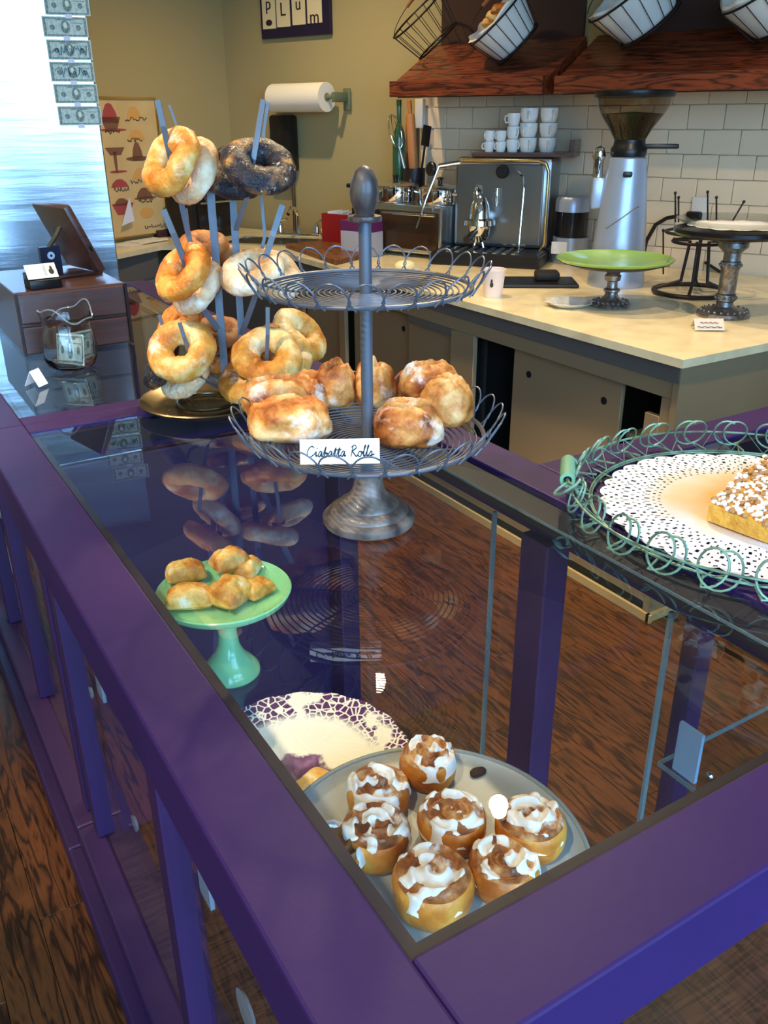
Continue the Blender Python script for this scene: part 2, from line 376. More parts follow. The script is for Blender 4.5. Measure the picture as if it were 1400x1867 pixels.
# ------------------------------------------------------------------ display cases
ZT_ = 1.05
XO0, XG0, XG1, XO1 = .1425, .2180, .8000, .8700      # outer front, glass, glass, outer back
def rail(t, x0, x1, y0, y1, mt=PURPLE, name='top_rail', z0=.980):
    return MB().rbox(((x0+x1)/2, (y0+y1)/2, (ZT_+z0)/2), (x1-x0, y1-y0, ZT_-z0), .003).build(name, mt, t, smooth=False)
def box_part(t, name, x0, x1, y0, y1, z0, z1, mt, b=.003):
    return MB().rbox(((x0+x1)/2, (y0+y1)/2, (z0+z1)/2), (x1-x0, y1-y0, z1-z0), b).build(name, mt, t, smooth=False)
def pane(t, name, x0, x1, y0, y1, z0, z1, mt=PANEGLASS): return MB().bb(x0, x1, y0, y1, z0, z1).build(name, mt, t, smooth=False)
LEDGE = mat('dark_purple_ledge', S(30, 21, 40), .5)
def glass_edges(t, x0, x1, y0, y1, z, w=.004):
    m_ = MB()
    m_.bb(x0, x1, y0, y0+w, z-.006, z-.0005).bb(x0, x1, y1-w, y1, z-.006, z-.0005).bb(x0, x0+w, y0, y1, z-.006, z-.0005).bb(x1-w, x1, y0, y1, z-.006, z-.0005)
    return m_.build('glass_edge', EDGE, t, smooth=False)
def case(name, label, Y0, YG0, YG1, Y1, posts, first):
    t = thing(name, label, 'display case')
    # top frame
    rail(t, XO0, XG0, Y0, Y1); rail(t, XG1, XO1, Y0, Y1)
    rail(t, XG0, XG1, Y0, YG0); rail(t, XG0, XG1, YG1, Y1)
    led = MB().bb(XG0, XG0+.014, YG0, YG1, 1.0, 1.04).bb(XG1-.051, XG1, YG0, YG1, 1.026, 1.04).bb(XG0+.014, XG1-.051, YG0, YG0+.014, 1.0, 1.04).bb(XG0+.014, XG1-.051, YG1-.014, YG1, 1.0, 1.04)
    led.build('glass_ledge', LEDGE, t, smooth=False)
    pane(t, 'glass_top', XG0+.001, XG1-.001, YG0+.001, YG1-.001, 1.041, 1.0475, TOPGLASS)
    MB().bb(XG1-.053, XG1-.0512, YG0+.014, YG1-.014, 1.037, 1.0405).build('glass_edge', EDGE, t, smooth=False)
    # body
    fx, bx = .205, .815; e0 = Y0+(.02 if first else .0)
    box_part(t, 'plinth', XO0+.003, .84, e0, Y1-.0005, 0, .07, PURPLE2, .006)
    box_part(t, 'front_sill', .172, .225, e0, Y1-.0005, .07, .12, PURPLE2, .006)
    box_part(t, 'back_sill', .79, .835, e0, Y1-.0005, .07, .12, PURPLE2, .006)
    box_part(t, 'deck', .226, .789, e0+.004, Y1-.0005, .071, .112, DECKW)
    for y in posts: box_part(t, 'post', fx, fx+.045, y-.022, y+.022, .12, .98, PURPLE2)
    ys = sorted(posts)
    for a, b in zip(ys[:-1], ys[1:]):
        pane(t, 'front_glass', fx+.018, fx+.024, a+.022, b-.022, .12, .98)
    return t, fx, bx, ys
YA0, YAG0, YAG1, YA1 = .2545, .3290, 1.5510, 1.5990
c1, fx, bx, ys = case('display_case', 'purple glass-topped display case nearest the viewer, holding the cinnamon rolls', YA0, YAG0, YAG1, YA1, [.33, .955, 1.565], True)
for y in (.33, .865, 1.503):
    box_part(c1, 'back_post', .785, .83, y-.03, y+.03, .12, .98, PURPLE2)
# sliding glass doors at the back
pane(c1, 'sliding_door', .797, .803, .98, 1.472, .12, .978); pane(c1, 'sliding_door', .812, .818, .86, 1.25, .12, .978)
pane(c1, 'sliding_door', .797, .803, .34, .62, .12, .978)
for y, x in ((.98, .797), (.86, .812), (.62, .797)): MB().bb(x-.0005, x+.0065, y-.005, y, .12, .978).build('door_edge', EDGE, c1, smooth=False)
pane(c1, 'side_glass', .226, .79, .325, .331, .12, .98)
# glass shelf carrying the plates, with clear brackets
SHZ = .672
pane(c1, 'glass_shelf', .235, .66, .36, 1.53, SHZ-.008, SHZ)
ACR = mat('clear_bracket', S(170, 195, 225), .2, trans=.35)
for y in (.42, .83, 1.345):
    m_ = MB().bb(.226, .30, y-.02, y+.02, SHZ-.016, SHZ-.009).bb(.226, .232, y-.02, y+.02, SHZ-.06, SHZ-.016)
    m_.cyl((.26, y, SHZ+.001), (.26, y, SHZ+.008), .013)
    m_.build('shelf_bracket', ACR, c1)
PAD = mat('clear_pad', S(190, 196, 206), .25, trans=.4)
for x, y, r in ((248, 1500, .016), (355, 1548, .012), (452, 1842, .03), (340, 1645, .012), (168, 1262, .012)):
    q = px(x, y, .2335); MB().cyl((.2295, q[1], q[2]), (.2345, q[1], q[2]), r, r*.8, 24).build('suction_pad', PAD, c1)
c2, _, _, _ = case('display_case', 'second purple glass-topped case, under the wooden cash drawer', YA1, 1.6470, 2.90, 2.98, [1.66, 2.15, 2.60, 2.955], False)
for y in (1.66, 2.3, 2.95): box_part(c2, 'back_post', .785, .83, y-.022, y+.022, .12, .98, PURPLE2)
pane(c2, 'sliding_door', .797, .803, 1.685, 2.33, .12, .978); pane(c2, 'sliding_door', .812, .818, 2.27, 2.93, .12, .978)
pane(c2, 'glass_shelf', .235, .66, 1.68, 2.93, SHZ-.008, SHZ)
# arm of the L running to the right
c3 = thing('display_case', 'purple case arm running to the right, under the wire cake tray', 'display case')
AX1 = 2.3; AY1 = .962
rail(c3, XO1, AX1, .885, AY1); rail(c3, XO1, AX1, YA0, YAG0); rail(c3, AX1-.08, AX1, YAG0, .885)
rail(c3, XO1, XO1+.03, YAG0, .885)
MB().bb(.9, AX1-.08, YAG0, YAG0+.014, 1., 1.04).bb(.9, AX1-.08, .871, .885, 1., 1.04).build('glass_ledge', LEDGE, c3, smooth=False)
pane(c3, 'glass_top', .901, AX1-.081, YAG0+.001, .884, 1.041, 1.0475, TOPGLASS)
box_part(c3, 'plinth', .8715, AX1-.03, YA0+.02, .93, 0, .07, PURPLE2, .006)
box_part(c3, 'deck', .8715, AX1-.05, YA0+.05, .90, .071, .112, DECKW)
box_part(c3, 'sill', .8715, AX1-.04, YA0+.03, YA0+.085, .07, .12, PURPLE2); box_part(c3, 'sill', .8715, AX1-.04, .87, .92, .07, .12, PURPLE2)
for x in (1.25, 1.75, 2.24):
    box_part(c3, 'post', x-.022, x+.022, .305, .35, .12, .98, PURPLE2); box_part(c3, 'post', x-.022, x+.022, .875, .915, .12, .98, PURPLE2)
pane(c3, 'side_glass', .8715, 2.22, .325, .331, .12, .98); pane(c3, 'back_glass', .8715, 2.22, .893, .899, .12, .98)
pane(c3, 'glass_shelf', .879, 1.6, .36, .66, SHZ-.008, SHZ)
MB().bb(.8775, .879, .36, .66, SHZ-.008, SHZ).bb(.8775, 1.6, .66, .6615, SHZ-.008, SHZ).build('shelf_edge', EDGE, c3, smooth=False)
MB().bb(.884, .890, .60, .64, SHZ, SHZ+.085).build('shelf_clip', ACR, c3)
for i in range(5): MB().ell((.9+.012*i, .612-.016*i, SHZ+.006), (.006, .006, .006), 8, 6).build('reflection_bead', CHROME, c3)  # chrome beads modelled in place of a row of reflections beside the clip

# ------------------------------------------------------------------ marble counter with cabinets
CT = .90
CFX, CNY = 2.03, 1.66
qn = np.array([wallx(CNY), CNY])
cor = CORNER[:2]
top_poly = [(CFX, CNY), tuple(qn-np.array([.03, 0])), tuple(cor+np.array([-.03, -.04])), tuple((CORNER-PT*2.4)[:2]+np.array([.004, -.03])), (.62, 4.30), (1.27, 4.74), (1.557, 4.936), (1.72, 4.80), (2.0, 4.30)]
cnt = MB().prism(top_poly, CT-.026, CT); 
cn = tag(cnt.build('countertop', MARBLE, smooth=False), 'cream marble countertop running along the tiled wall', 'countertop')
# cabinet under the long run: open-front frame with sliding doors
cab = thing('base_cabinet', 'taupe base cabinet with sliding doors under the marble countertop', 'cabinet')
FX = 2.055; CY1 = 4.26; zc = CT-.027
def cb(name, y0, y1, z0, z1, mt=CABPAINT, x0=FX, th=.02): return MB().rbox((x0+th/2, (y0+y1)/2, (z0+z1)/2), (th, y1-y0, z1-z0), .0015, seg=1).build(name, mt, cab)
cb('apron', CNY+.02, CY1, zc-.055, zc, mat('grey_apron', S(104, 98, 92), .5), FX-.006)
cb('frame_rail', CNY+.02, 2.70, .765, zc-.056); cb('frame_rail', 2.70, CY1, .765, zc-.056)
cb('bottom_rail', CNY+.02, CY1, .06, .13)
for y0, y1 in ((CNY+.02, 1.742), (2.695, 2.85), (3.74, 3.80), (4.2, CY1)): cb('stile', y0, y1, .131, .764)
cb('stile', 1.742, 1.80, .131, .70)
DRX = FX+.024
HOLE = mat('finger_hole', S(16, 12, 12), .9)
def door(y0, y1, x, holes):
    d = cb('sliding_door', y0, y1, .131, .775, CABPAINT, x, .016)
    for y in holes: MB().cyl((x-.002, y, .68), (x+.004, y, .68), .013, seg=20).build('finger_hole', HOLE, d)
door(1.925, 2.475, DRX, (2.0, 2.385)); door(2.85, 3.20, DRX, (2.865,)); door(3.16, 3.72, DRX+.018, (3.27, 3.64)); door(3.80, 4.2, DRX, (4.1,))
MB().bb(FX+.002, FX+.02, 2.852, 3.17, .735, .764).build('door_track', mat('grey_apron', S(104, 98, 92)), cab, smooth=False)
MB().bb(FX+.06, 3.45, CNY+.02, CNY+.04, .0, zc).build('end_panel', CABPAINT, cab, smooth=False)
MB().bb(FX-.004, FX+.06, CNY+.018, CNY+.042, .0, zc-.001).build('corner_post', CABPAINT, cab, smooth=False)
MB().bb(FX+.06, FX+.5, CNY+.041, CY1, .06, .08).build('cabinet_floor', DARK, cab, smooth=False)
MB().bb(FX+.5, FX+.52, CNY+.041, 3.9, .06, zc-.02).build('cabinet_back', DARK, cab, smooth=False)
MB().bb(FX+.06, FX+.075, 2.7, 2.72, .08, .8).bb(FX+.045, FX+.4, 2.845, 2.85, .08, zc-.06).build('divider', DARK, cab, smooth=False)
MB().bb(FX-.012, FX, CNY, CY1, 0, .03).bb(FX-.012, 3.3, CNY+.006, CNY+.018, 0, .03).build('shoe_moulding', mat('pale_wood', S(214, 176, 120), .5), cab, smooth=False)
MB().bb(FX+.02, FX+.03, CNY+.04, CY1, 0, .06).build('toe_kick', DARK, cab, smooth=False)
# stacked papers in the open bay
for i in range(7):
    o = MB().box((0, 0, 0), (.26, .2, .011), rz=random.uniform(-.12, .12)).build('paper_stack', mat('paper_pile', S(196, 176, 140), .8), None, smooth=False, loc=(FX+.22, 1.845, .565-.0125*i*1.0))
    tag(o, 'loose stack of papers inside the open bay of the base cabinet', 'paper', 'paper stacks in the cabinet bay')
sh_ = MB().bb(FX+.03, FX+.48, CNY+.05, 1.97, .462, .482).build('cabinet_shelf', CABPAINT, cab, smooth=False)
# corner run under the poster
cab2 = thing('base_cabinet', 'grey base cabinet behind the refrigerator, under the dessert poster', 'cabinet')
pA, pB = np.array([.70, 4.40]), np.array([1.557, 4.936]); d_ = (pB-pA)/np.linalg.norm(pB-pA); n_ = np.array([d_[1], -d_[0]])
def cab2box(name, s0, s1, o0, o1, z0, z1, mt):
    q = [pA+d_*s0-n_*o0, pA+d_*s1-n_*o0, pA+d_*s1-n_*o1, pA+d_*s0-n_*o1]
    return MB().prism([tuple(v) for v in q], z0, z1).build(name, mt, cab2, smooth=False)
Lc = np.linalg.norm(pB-pA)
cab2box('body', 0, Lc-.02, .03, .27, .06, zc, CABTOP); cab2box('apron', 0, Lc-.02, .018, .029, zc-.14, zc, mat('grey_apron', S(104, 98, 92)))
for k in range(2): cab2box('door', .02+k*Lc/2, (k+1)*Lc/2-.02, .012, .029, .1, zc-.15, CABTOP)
# dark diagonal face between the two runs
cab3 = thing('base_cabinet', 'dark corner cabinet below the sink', 'cabinet')
q = [(1.60, 4.90), (1.745, 4.79), (2.02, 4.29), (2.2, 4.29), (2.3, 4.9), (2.0, 5.2)]
MB().prism(q, .05, zc).build('body', mat('corner_cabinet', S(74, 66, 58), .6), cab3, smooth=False)
MB().prism([(1.742, 4.775), (2.008, 4.30), (2.018, 4.306), (1.752, 4.781)], .1, zc-.08).build('door', mat('corner_cabinet', S(74, 66, 58)), cab3, smooth=False)

# ------------------------------------------------------------------ refrigerator
FR = np.array([.905, 3.415]); ft = np.array([.985, -.174]); ft /= np.linalg.norm(ft)
fridge = thing('refrigerator', 'tall brushed stainless steel refrigerator behind the till', 'refrigerator', (FR[0], FR[1], 0), math.atan2(ft[1], ft[0]))
FSTEEL = mat('brushed_steel', (.52, .56, .60, 1), .2, 1., bump=(3., .10, .02), stretch=(.35, 1, 5))
MB().rbox((-.42, .372, 1.08), (.84, .70, 2.12), .006).build('body', STEEL, fridge)
MB().rbox((-.42, .010, 1.09), (.836, .02, 2.06), .004).build('door', FSTEEL, fridge, smooth=False)
MB().rbox((-.42, .36, .02), (.8, .66, .04), .004).build('foot_base', DARK, fridge)
FN = np.array([-ft[1], ft[0]])*-1; FN = FN if FN[1] < 0 else -FN
FN3 = np.array([FN[0], FN[1], 0]); FT3 = np.array([ft[0], ft[1], 0])
def pF(x, y, off=0.): return pl(x, y, np.array([FR[0], FR[1], 0])+FN3*off, FN3)

# end panel closing the near case towards the second one
box_part(c1, 'end_panel', .252, .79, 1.535, 1.55, .12, .98, PURPLE2)

# ------------------------------------------------------------------ two-tier wire stand with ciabatta rolls
WEATHER = mat('weathered_wood', S(122, 106, 94), .4, var=(S(60, 50, 48), 30, .38, .62), bump=(60, .4), stretch=(1, 1, .4), coat=.15)
SX, SY = .536, .921
st = thing('two_tier_stand', 'two-tier grey wire stand with turned wooden foot and egg finial', 'cake stand', (SX, SY, ZT_))
MB().lathe([(0, 0), (.060, 0), (.0625, .004), (.0625, .010), (.058, .015), (.054, .016), (.052, .021), (.047, .024), (.041, .026), (.039, .031), (.030, .036), (.0225, .046), (.019, .060), (.0195, .072), (.024, .078), (.024, .084), (0, .084)], 48).build('foot', WEATHER, st)
MB().cyl((0, 0, .084), (0, 0, .392), .0076, seg=20).build('pole', IRON, st)
MB().lathe([(0, .388), (.0195, .388), (.0205, .391), (.0195, .394), (.011, .396), (.0125, .401), (.016, .410), (.0172, .420), (.0155, .432), (.0105, .443), (.004, .448), (0, .4485)], 32).build('finial', WEATHER, st)
def tier(z, R, nring, nloop, lw, lh, flare):
    g = MB(); prof = lambda r: z+max(0, (r-R*.62)/(R*.38))**2*flare*.5
    for i in range(nring):
        r = .016+(R-.018)*i/(nring-1); g.tube([(q[0], q[1], prof(r)) for q in circ(r, 56)], .0011, 5, True)
    o = g.build('ring_wires', IRON, st); o['kind'] = 'stuff'
    sp = MB()
    for k in range(6):
        a = k*math.pi/3+.3; sp.tube([(r*math.cos(a), r*math.sin(a), prof(r)-.0022) for r in np.linspace(.006, R, 8)], .0014, 6)
    sp.build('spokes', IRON, st)
    MB().tube([(q[0], q[1], prof(R)) for q in circ(R, 72)], .0026, 8, True).build('rim', IRON, st)
    pts = []
    for i in range(15):
        t = math.pi*i/14; w = -math.cos(t)*lw/2*(1.0 if i not in (0, 14) else .55); h = math.sin(t)**.75
        pts.append((R+.003+h*lh*.62, w, prof(R)-.003+h*lh))
    lm = MB().tube(pts, .00115, 5).mesh('rim_loop', IRON)
    for k in range(nloop): link('rim_loop', lm, st, rot=(0, 0, 2*math.pi*k/nloop))
tier(.112, .150, 19, 27, .042, .036, .03)
tier(.306, .128, 17, 24, .040, .032, .012)

CIA = crust('ciabatta_crust', [(.34, S(104, 48, 16)), (.45, S(176, 98, 38)), (.55, S(214, 148, 76)), (.66, S(236, 196, 136))], 20, (S(248, 238, 222), 13, .55, .66), (70, .9), .5)
def ciabatta(seed, sx, sy, sz, slash=.5):
    m_ = MB(); n, k = 44, 26; vs = []
    for j in range(k+1):
        ph = -math.pi/2+math.pi*j/k
        for i in range(n):
            th = 2*math.pi*i/n
            c = lambda a: math.copysign(abs(math.cos(a))**.82, math.cos(a)); s_ = lambda a: math.copysign(abs(math.sin(a))**.82, math.sin(a))
            x, y, z = c(ph)*c(th), c(ph)*s_(th), s_(ph)
            d = 1+.13*noise.noise(Vector((x*1.6+seed*7, y*1.6, z*1.6)))+.05*noise.noise(Vector((x*5, y*5+seed*3, z*5)))
            x, y, z = x*d, y*d, z*d
            if z < 0: z *= .55
            else:
                g = y-.25*math.sin(x*2+seed)
                z += .16*math.exp(-((g-.16)/.13)**2)-slash*.42*math.exp(-(g/.12)**2)*max(0, 1-x*x*.9)
                g2 = x-.35*math.sin(y*2.2+seed)
                z -= slash*.16*math.exp(-(g2/.09)**2)
            vs.append((x*sx, y*sy, z*sz+sz*.5))
    fs = [(j*n+i, j*n+(i+1) % n, (j+1)*n+(i+1) % n, (j+1)*n+i) for j in range(k) for i in range(n)]
    return m_.add(vs, fs)
HD = math.atan2(CW[1], CW[0])           # heading of the view, for turning things
cias = [  # px, py, z of underside, length, depth, height, turn, label
 (530, 800, 1.166, .052, .034, .036, .1, 'ciabatta roll with a split crust at the front left, behind the handwritten card'),
 (503, 762, 1.168, .045, .03, .038, .5, 'ciabatta roll leaning behind the front left one on the wire stand'),
 (566, 742, 1.166, .036, .032, .034, -.4, 'small ciabatta roll between the left rolls and the browned back one'),
 (612, 740, 1.166, .030, .030, .044, 1.2, 'well-browned ciabatta roll at the back left of the pole'),
 (682, 738, 1.166, .029, .03, .045, 1.4, 'dark golden ciabatta roll directly behind the pole'),
 (765, 728, 1.166, .038, .032, .034, .4, 'ciabatta roll hidden at the bottom of the right-hand pile'),
 (782, 722, 1.192, .042, .032, .032, .2, 'floury ciabatta roll lying on top of the right-hand pile'),
 (812, 772, 1.167, .037, .034, .042, -.3, 'floury ciabatta roll at the right rim of the lower tier'),
 (742, 808, 1.166, .045, .034, .036, -.2, 'smooth pale ciabatta roll at the front right, beside the handwritten card'),
]
for i, (x, y, z, a, b, c, tz, lb) in enumerate(cias):
    o = ciabatta(i+1, a, b, c, .3 if i == 8 else .6).build('ciabatta_roll', CIA, None, True, 80, pz(x, y, z), (0, 0, HD-math.pi/2+tz))
    tag(o, lb, 'bread roll', 'ciabatta rolls on the lower tier')

# handwritten card
def strokes(word):
    L = {'C': ([[(.9, .85), (.6, 1.0), (.25, .8), (.1, .4), (.3, .05), (.65, .05), (.95, .25)]], 1.0), 'i': ([[(0, .2), (.25, .5), (.28, .1), (.5, .15)], [(.30, .74), (.33, .84)]], .5),
         'a': ([[(.55, .45), (.25, .5), (.08, .2), (.25, .02), (.5, .4), (.5, .08), (.75, .12)]], .7), 'b': ([[(0, .2), (.25, .95), (.2, .1), (.45, .02), (.5, .35), (.25, .35), (.65, .3)]], .62),
         't': ([[(0, .2), (.25, .85), (.22, .08), (.5, .14)], [(.05, .6), (.5, .66)]], .48), 'R': ([[(.15, 0), (.25, 1.)], [(.05, .85), (.45, 1.05), (.7, .8), (.3, .5), (.55, .25), (.85, .02), (1., .15)]], 1.0),
         'o': ([[(.4, .45), (.1, .4), (.1, .08), (.4, .02), (.5, .35), (.35, .45), (.7, .36)]], .62), 'l': ([[(0, .2), (.3, .95), (.16, .9), (.18, .08), (.45, .14)]], .42),
         's': ([[(0, .15), (.3, .5), (.4, .15), (.15, .03), (.75, .2)]], .7), ' ': ([], .55)}
    out = []; x = 0
    for ch in word:
        st_, w = L[ch]
        for q in st_: out.append([(x+a+.22*b, b) for a, b in q])
        x += w
    return out, x
def scribble(word, width, r=.0006):
    st_, w = strokes(word); k = width/w; m_ = MB()
    for q in st_:
        # smooth the stroke
        P = [Vector((a*k-width/2, 0, b*k)) for a, b in q]; Q = []
        for i in range(len(P)-1):
            p0, p1, p2, p3 = P[max(i-1, 0)], P[i], P[i+1], P[min(i+2, len(P)-1)]
            for t in (0, .25, .5, .75): Q.append(.5*((2*p1)+(p2-p0)*t+(2*p0-5*p1+4*p2-p3)*t*t+(3*p1-p0-3*p2+p3)*t**3))
        Q.append(P[-1]); m_.tube([tuple(v) for v in Q], r, 4)
    return m_
base = pz(620, 846, 1.176)
cdt = thing('price_card', 'white folded card handwritten Ciabatta Rolls, on the lower wire tier', 'sign', base, HD-math.pi/2+.03)
Rk = Matrix.Rotation(-.35, 4, 'X')
MB().box((0, .0, .0145), (.094, .0009, .029)).xf(Rk).build('front_leaf', PAPER, cdt, smooth=False)
MB().box((0, 0, -.0125), (.094, .0009, .026)).xf(Matrix.Translation((0, .0098, .0272))@Matrix.Rotation(.55, 4, 'X')).build('back_leaf', PAPER, cdt, smooth=False)
scribble('Ciabatta Rolls', .080, .0006).xf(Rk@Matrix.Translation((0, -.0012, .0085))@Matrix.Scale(1.45, 4, (0, 0, 1))).build('lettering', INK, cdt)

# ------------------------------------------------------------------ bagel stand
TX, TY = .539, 1.531
hh = np.array([CW[0], CW[1], 0]); hh /= np.linalg.norm(hh)
def pB(x, y, dw=0.): return pl(x, y, np.array([TX, TY, 0])+hh*dw, hh)
AGED = mat('aged_brass', (.20, .15, .075, 1), .3, .9, var=((.16, .12, .07, 1), 20, .4, .6))
tr_ = tag(MB().lathe([(0, .003), (.085, .003), (.10, .006), (.118, .016), (.124, .018), (.126, .016), (.12, .010), (.104, .001), (.085, 0), (0, 0)], 56, (TX, TY, ZT_), fn=None).build('round_tray', AGED), 'round aged brass tray under the bagel stand', 'tray')
bs = thing('bagel_stand', 'tall grey iron stand with upward prongs full of bagels', 'bagel stand', (TX, TY, ZT_))
sv = tuple(CR)
def strap(name, pts, w=.006, th=.0016):
    P = [tuple(np.array(pB(*q))-np.array([TX, TY, ZT_])) for q in pts]
    return MB().tube(P, 0, flat=(w, th, sv)).build(name, STRAP, bs, smooth=False)
MB().tube(circ(.055, 48, .008), .0035, 8, True).build('base_ring', AGED, bs)
strap('upright', [(383, 326), (386, 380), (392, 450), (400, 560), (408, 650), (414, 724)], .0068)
strap('upright', [(424, 345, .03), (428, 420, .03), (432, 480, .03), (440, 600, .03), (446, 700, .03)], .0062)
strap('prong', [(287, 182, -.06), (298, 230, -.06), (308, 275, -.05), (326, 350, -.02), (344, 430), (360, 500)], .0046)
strap('prong', [(309, 192, .05), (322, 228, .05), (345, 300, .04), (384, 380, .01)], .0022)
strap('prong', [(480, 182, -.02), (472, 230, -.03), (462, 290, -.04), (450, 360, -.02), (430, 420, .03)], .0044)
strap('prong', [(489, 186, .06), (481, 240, .06), (476, 350, .05), (483, 430, .04), (462, 520, .035)], .0028)
strap('prong', [(298, 382, -.06), (316, 425, -.06), (335, 472, -.05), (352, 540, -.02), (398, 600)], .0052)
strap('prong', [(515, 374, -.02), (497, 430, -.03), (478, 490, -.03), (462, 550, 0), (440, 610, .03)], .005)
strap('prong', [(338, 380, .04), (343, 420, .04), (350, 470, .03), (396, 520, 0)], .0035)
strap('prong', [(327, 588, -.08), (336, 615, -.08), (345, 645, -.07), (368, 690, -.03), (410, 712)], .0032)
strap('prong', [(290, 574, .0), (300, 604, .0), (330, 660, .0), (408, 700)], .003)
strap('prong', [(488, 560, -.08), (488, 610, -.08), (486, 655, -.07), (474, 690, -.03), (448, 712, .02)], .0034)

BAG = {
 'plain': crust('bagel_plain', [(.36, S(186, 104, 30)), (.49, S(222, 156, 68)), (.62, S(248, 214, 146))], 13, (S(248, 230, 194), 18, .55, .70), (110, .8), .42),
 'pale': crust('bagel_pale', [(.36, S(190, 128, 72)), (.5, S(222, 180, 130)), (.62, S(238, 212, 174))], 16, (S(248, 236, 216), 22, .52, .66), (120, .9), .55),
 'gold': crust('bagel_golden', [(.36, S(168, 72, 14)), (.5, S(214, 122, 36)), (.62, S(234, 168, 78))], 18, (S(244, 214, 150), 30, .58, .68), (110, 1.), .5),
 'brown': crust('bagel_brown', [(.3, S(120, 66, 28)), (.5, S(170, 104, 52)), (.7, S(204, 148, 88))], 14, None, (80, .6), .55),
 'poppy': crust('bagel_poppy', [(.38, S(18, 18, 26)), (.52, S(40, 38, 48)), (.60, S(120, 84, 50)), (.68, S(206, 150, 84))], 24, (S(216, 200, 170), 60, .63, .68), (260, 1.), .35),
}
def bagel(seed, D):
    m_ = MB(); n, k = 52, 26; R, r = D*.31, D*.19; vs = []
    for i in range(n):
        a = 2*math.pi*i/n
        for j in range(k):
            b = 2*math.pi*j/k
            x, y, z = math.cos(a), math.sin(a), math.sin(b)
            q = Vector((x*1.5+seed*5.3, y*1.5, z*1.2))
            rr = r*(1+.16*noise.noise(q)+.07*noise.noise(Vector((x*5+seed, y*5, z*4)))+.025*noise.noise(Vector((x*16+seed, y*16, z*14+math.cos(b)*9))))
            R2 = R*(1+.05*noise.noise(Vector((x*1.1, y*1.1, seed*2.1))))
            rad = R2+rr*math.cos(b)*1.02
            zz = rr*math.sin(b)*(.92 if math.sin(b) > 0 else .72)
            vs.append((x*rad, y*rad, zz))
    fs = [(i*k+j, ((i+1) % n)*k+j, ((i+1) % n)*k+(j+1) % k, i*k+(j+1) % k) for i in range(n) for j in range(k)]
    return m_.add(vs, fs)
bagels = [
 (312, 296, -.05, .122, (-.60, .22, .75), 'plain', 'shiny plain bagel at the top left of the bagel stand'),
 (352, 313, .00, .118, (-.62, .16, .72), 'pale', 'pale bagel just behind the top left plain bagel'),
 (473, 303, -.04, .124, (.28, .50, .80), 'poppy', 'poppy seed bagel at the top right, facing the viewer'),
 (432, 316, .02, .120, (.05, .45, .85), 'poppy', 'poppy seed bagel half hidden behind the top right one'),
 (334, 497, -.05, .116, (-.50, .38, .76), 'gold', 'orange-gold cheese bagel on the middle left prong'),
 (358, 520, .00, .116, (-.56, .28, .76), 'pale', 'white floury bagel behind the orange-gold one'),
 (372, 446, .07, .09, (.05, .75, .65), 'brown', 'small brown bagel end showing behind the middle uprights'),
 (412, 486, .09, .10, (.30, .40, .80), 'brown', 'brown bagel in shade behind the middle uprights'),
 (460, 497, -.03, .116, (-.16, .62, .75), 'pale', 'floury bagel on the middle right prong beside the wire tier'),
 (497, 500, .03, .114, (.42, .50, .74), 'pale', 'floury bagel tucked behind the upper wire tier'),
 (331, 640, -.07, .122, (-.10, .32, .94), 'plain', 'plain bagel at the lower left, its hole facing the viewer'),
 (330, 585, .01, .105, (-.52, .50, .65), 'gold', 'yellow cheese bagel above the lower left plain bagel'),
 (296, 662, -.01, .105, (-.75, .35, .55), 'poppy', 'poppy seed bagel under the lower left plain bagel'),
 (338, 690, .00, .100, (-.35, .60, .70), 'pale', 'pale bagel hanging lowest over the brass tray'),
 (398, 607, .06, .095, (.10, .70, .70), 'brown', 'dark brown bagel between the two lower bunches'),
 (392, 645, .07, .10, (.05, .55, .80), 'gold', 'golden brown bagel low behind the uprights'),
 (487, 651, -.07, .124, (.06, .46, .88), 'plain', 'plain bagel at the lower right, its hole on the prong'),
 (457, 690, -.03, .122, (-.22, .62, .74), 'plain', 'plain bagel resting lowest beside the ciabatta rolls'),
 (520, 638, .01, .118, (.58, .52, .62), 'plain', 'plain bagel right behind the lower right one'),
 (546, 612, .06, .118, (.62, .50, .60), 'plain', 'rearmost plain bagel of the lower right bunch'),
]
for i, (x, y, dw, D, ax, kd, lb) in enumerate(bagels):
    o = bagel(i+1, D).build('bagel', BAG[kd], None, True, 80, pB(x, y, dw))
    o.rotation_euler = frameR(camdir(*ax), (.3, .5, .8)).to_euler()
    tag(o, lb, 'bagel', 'bagels on the iron stand')
o = MB()
random.seed(8)
for i in range(60):
    a, r = random.random()*6.283, .09*math.sqrt(random.random()); s_ = random.uniform(.0008, .0022)
    o.box((TX+r*math.cos(a), TY+r*math.sin(a), ZT_+.003+s_/2), (s_*1.6, s_, s_), rz=a*3)
o = tag(o.build('crumbs', mat('crumb', S(120, 80, 40), .8), smooth=False), 'dark crumbs and seeds on the brass tray', 'crumbs'); o['kind'] = 'stuff'

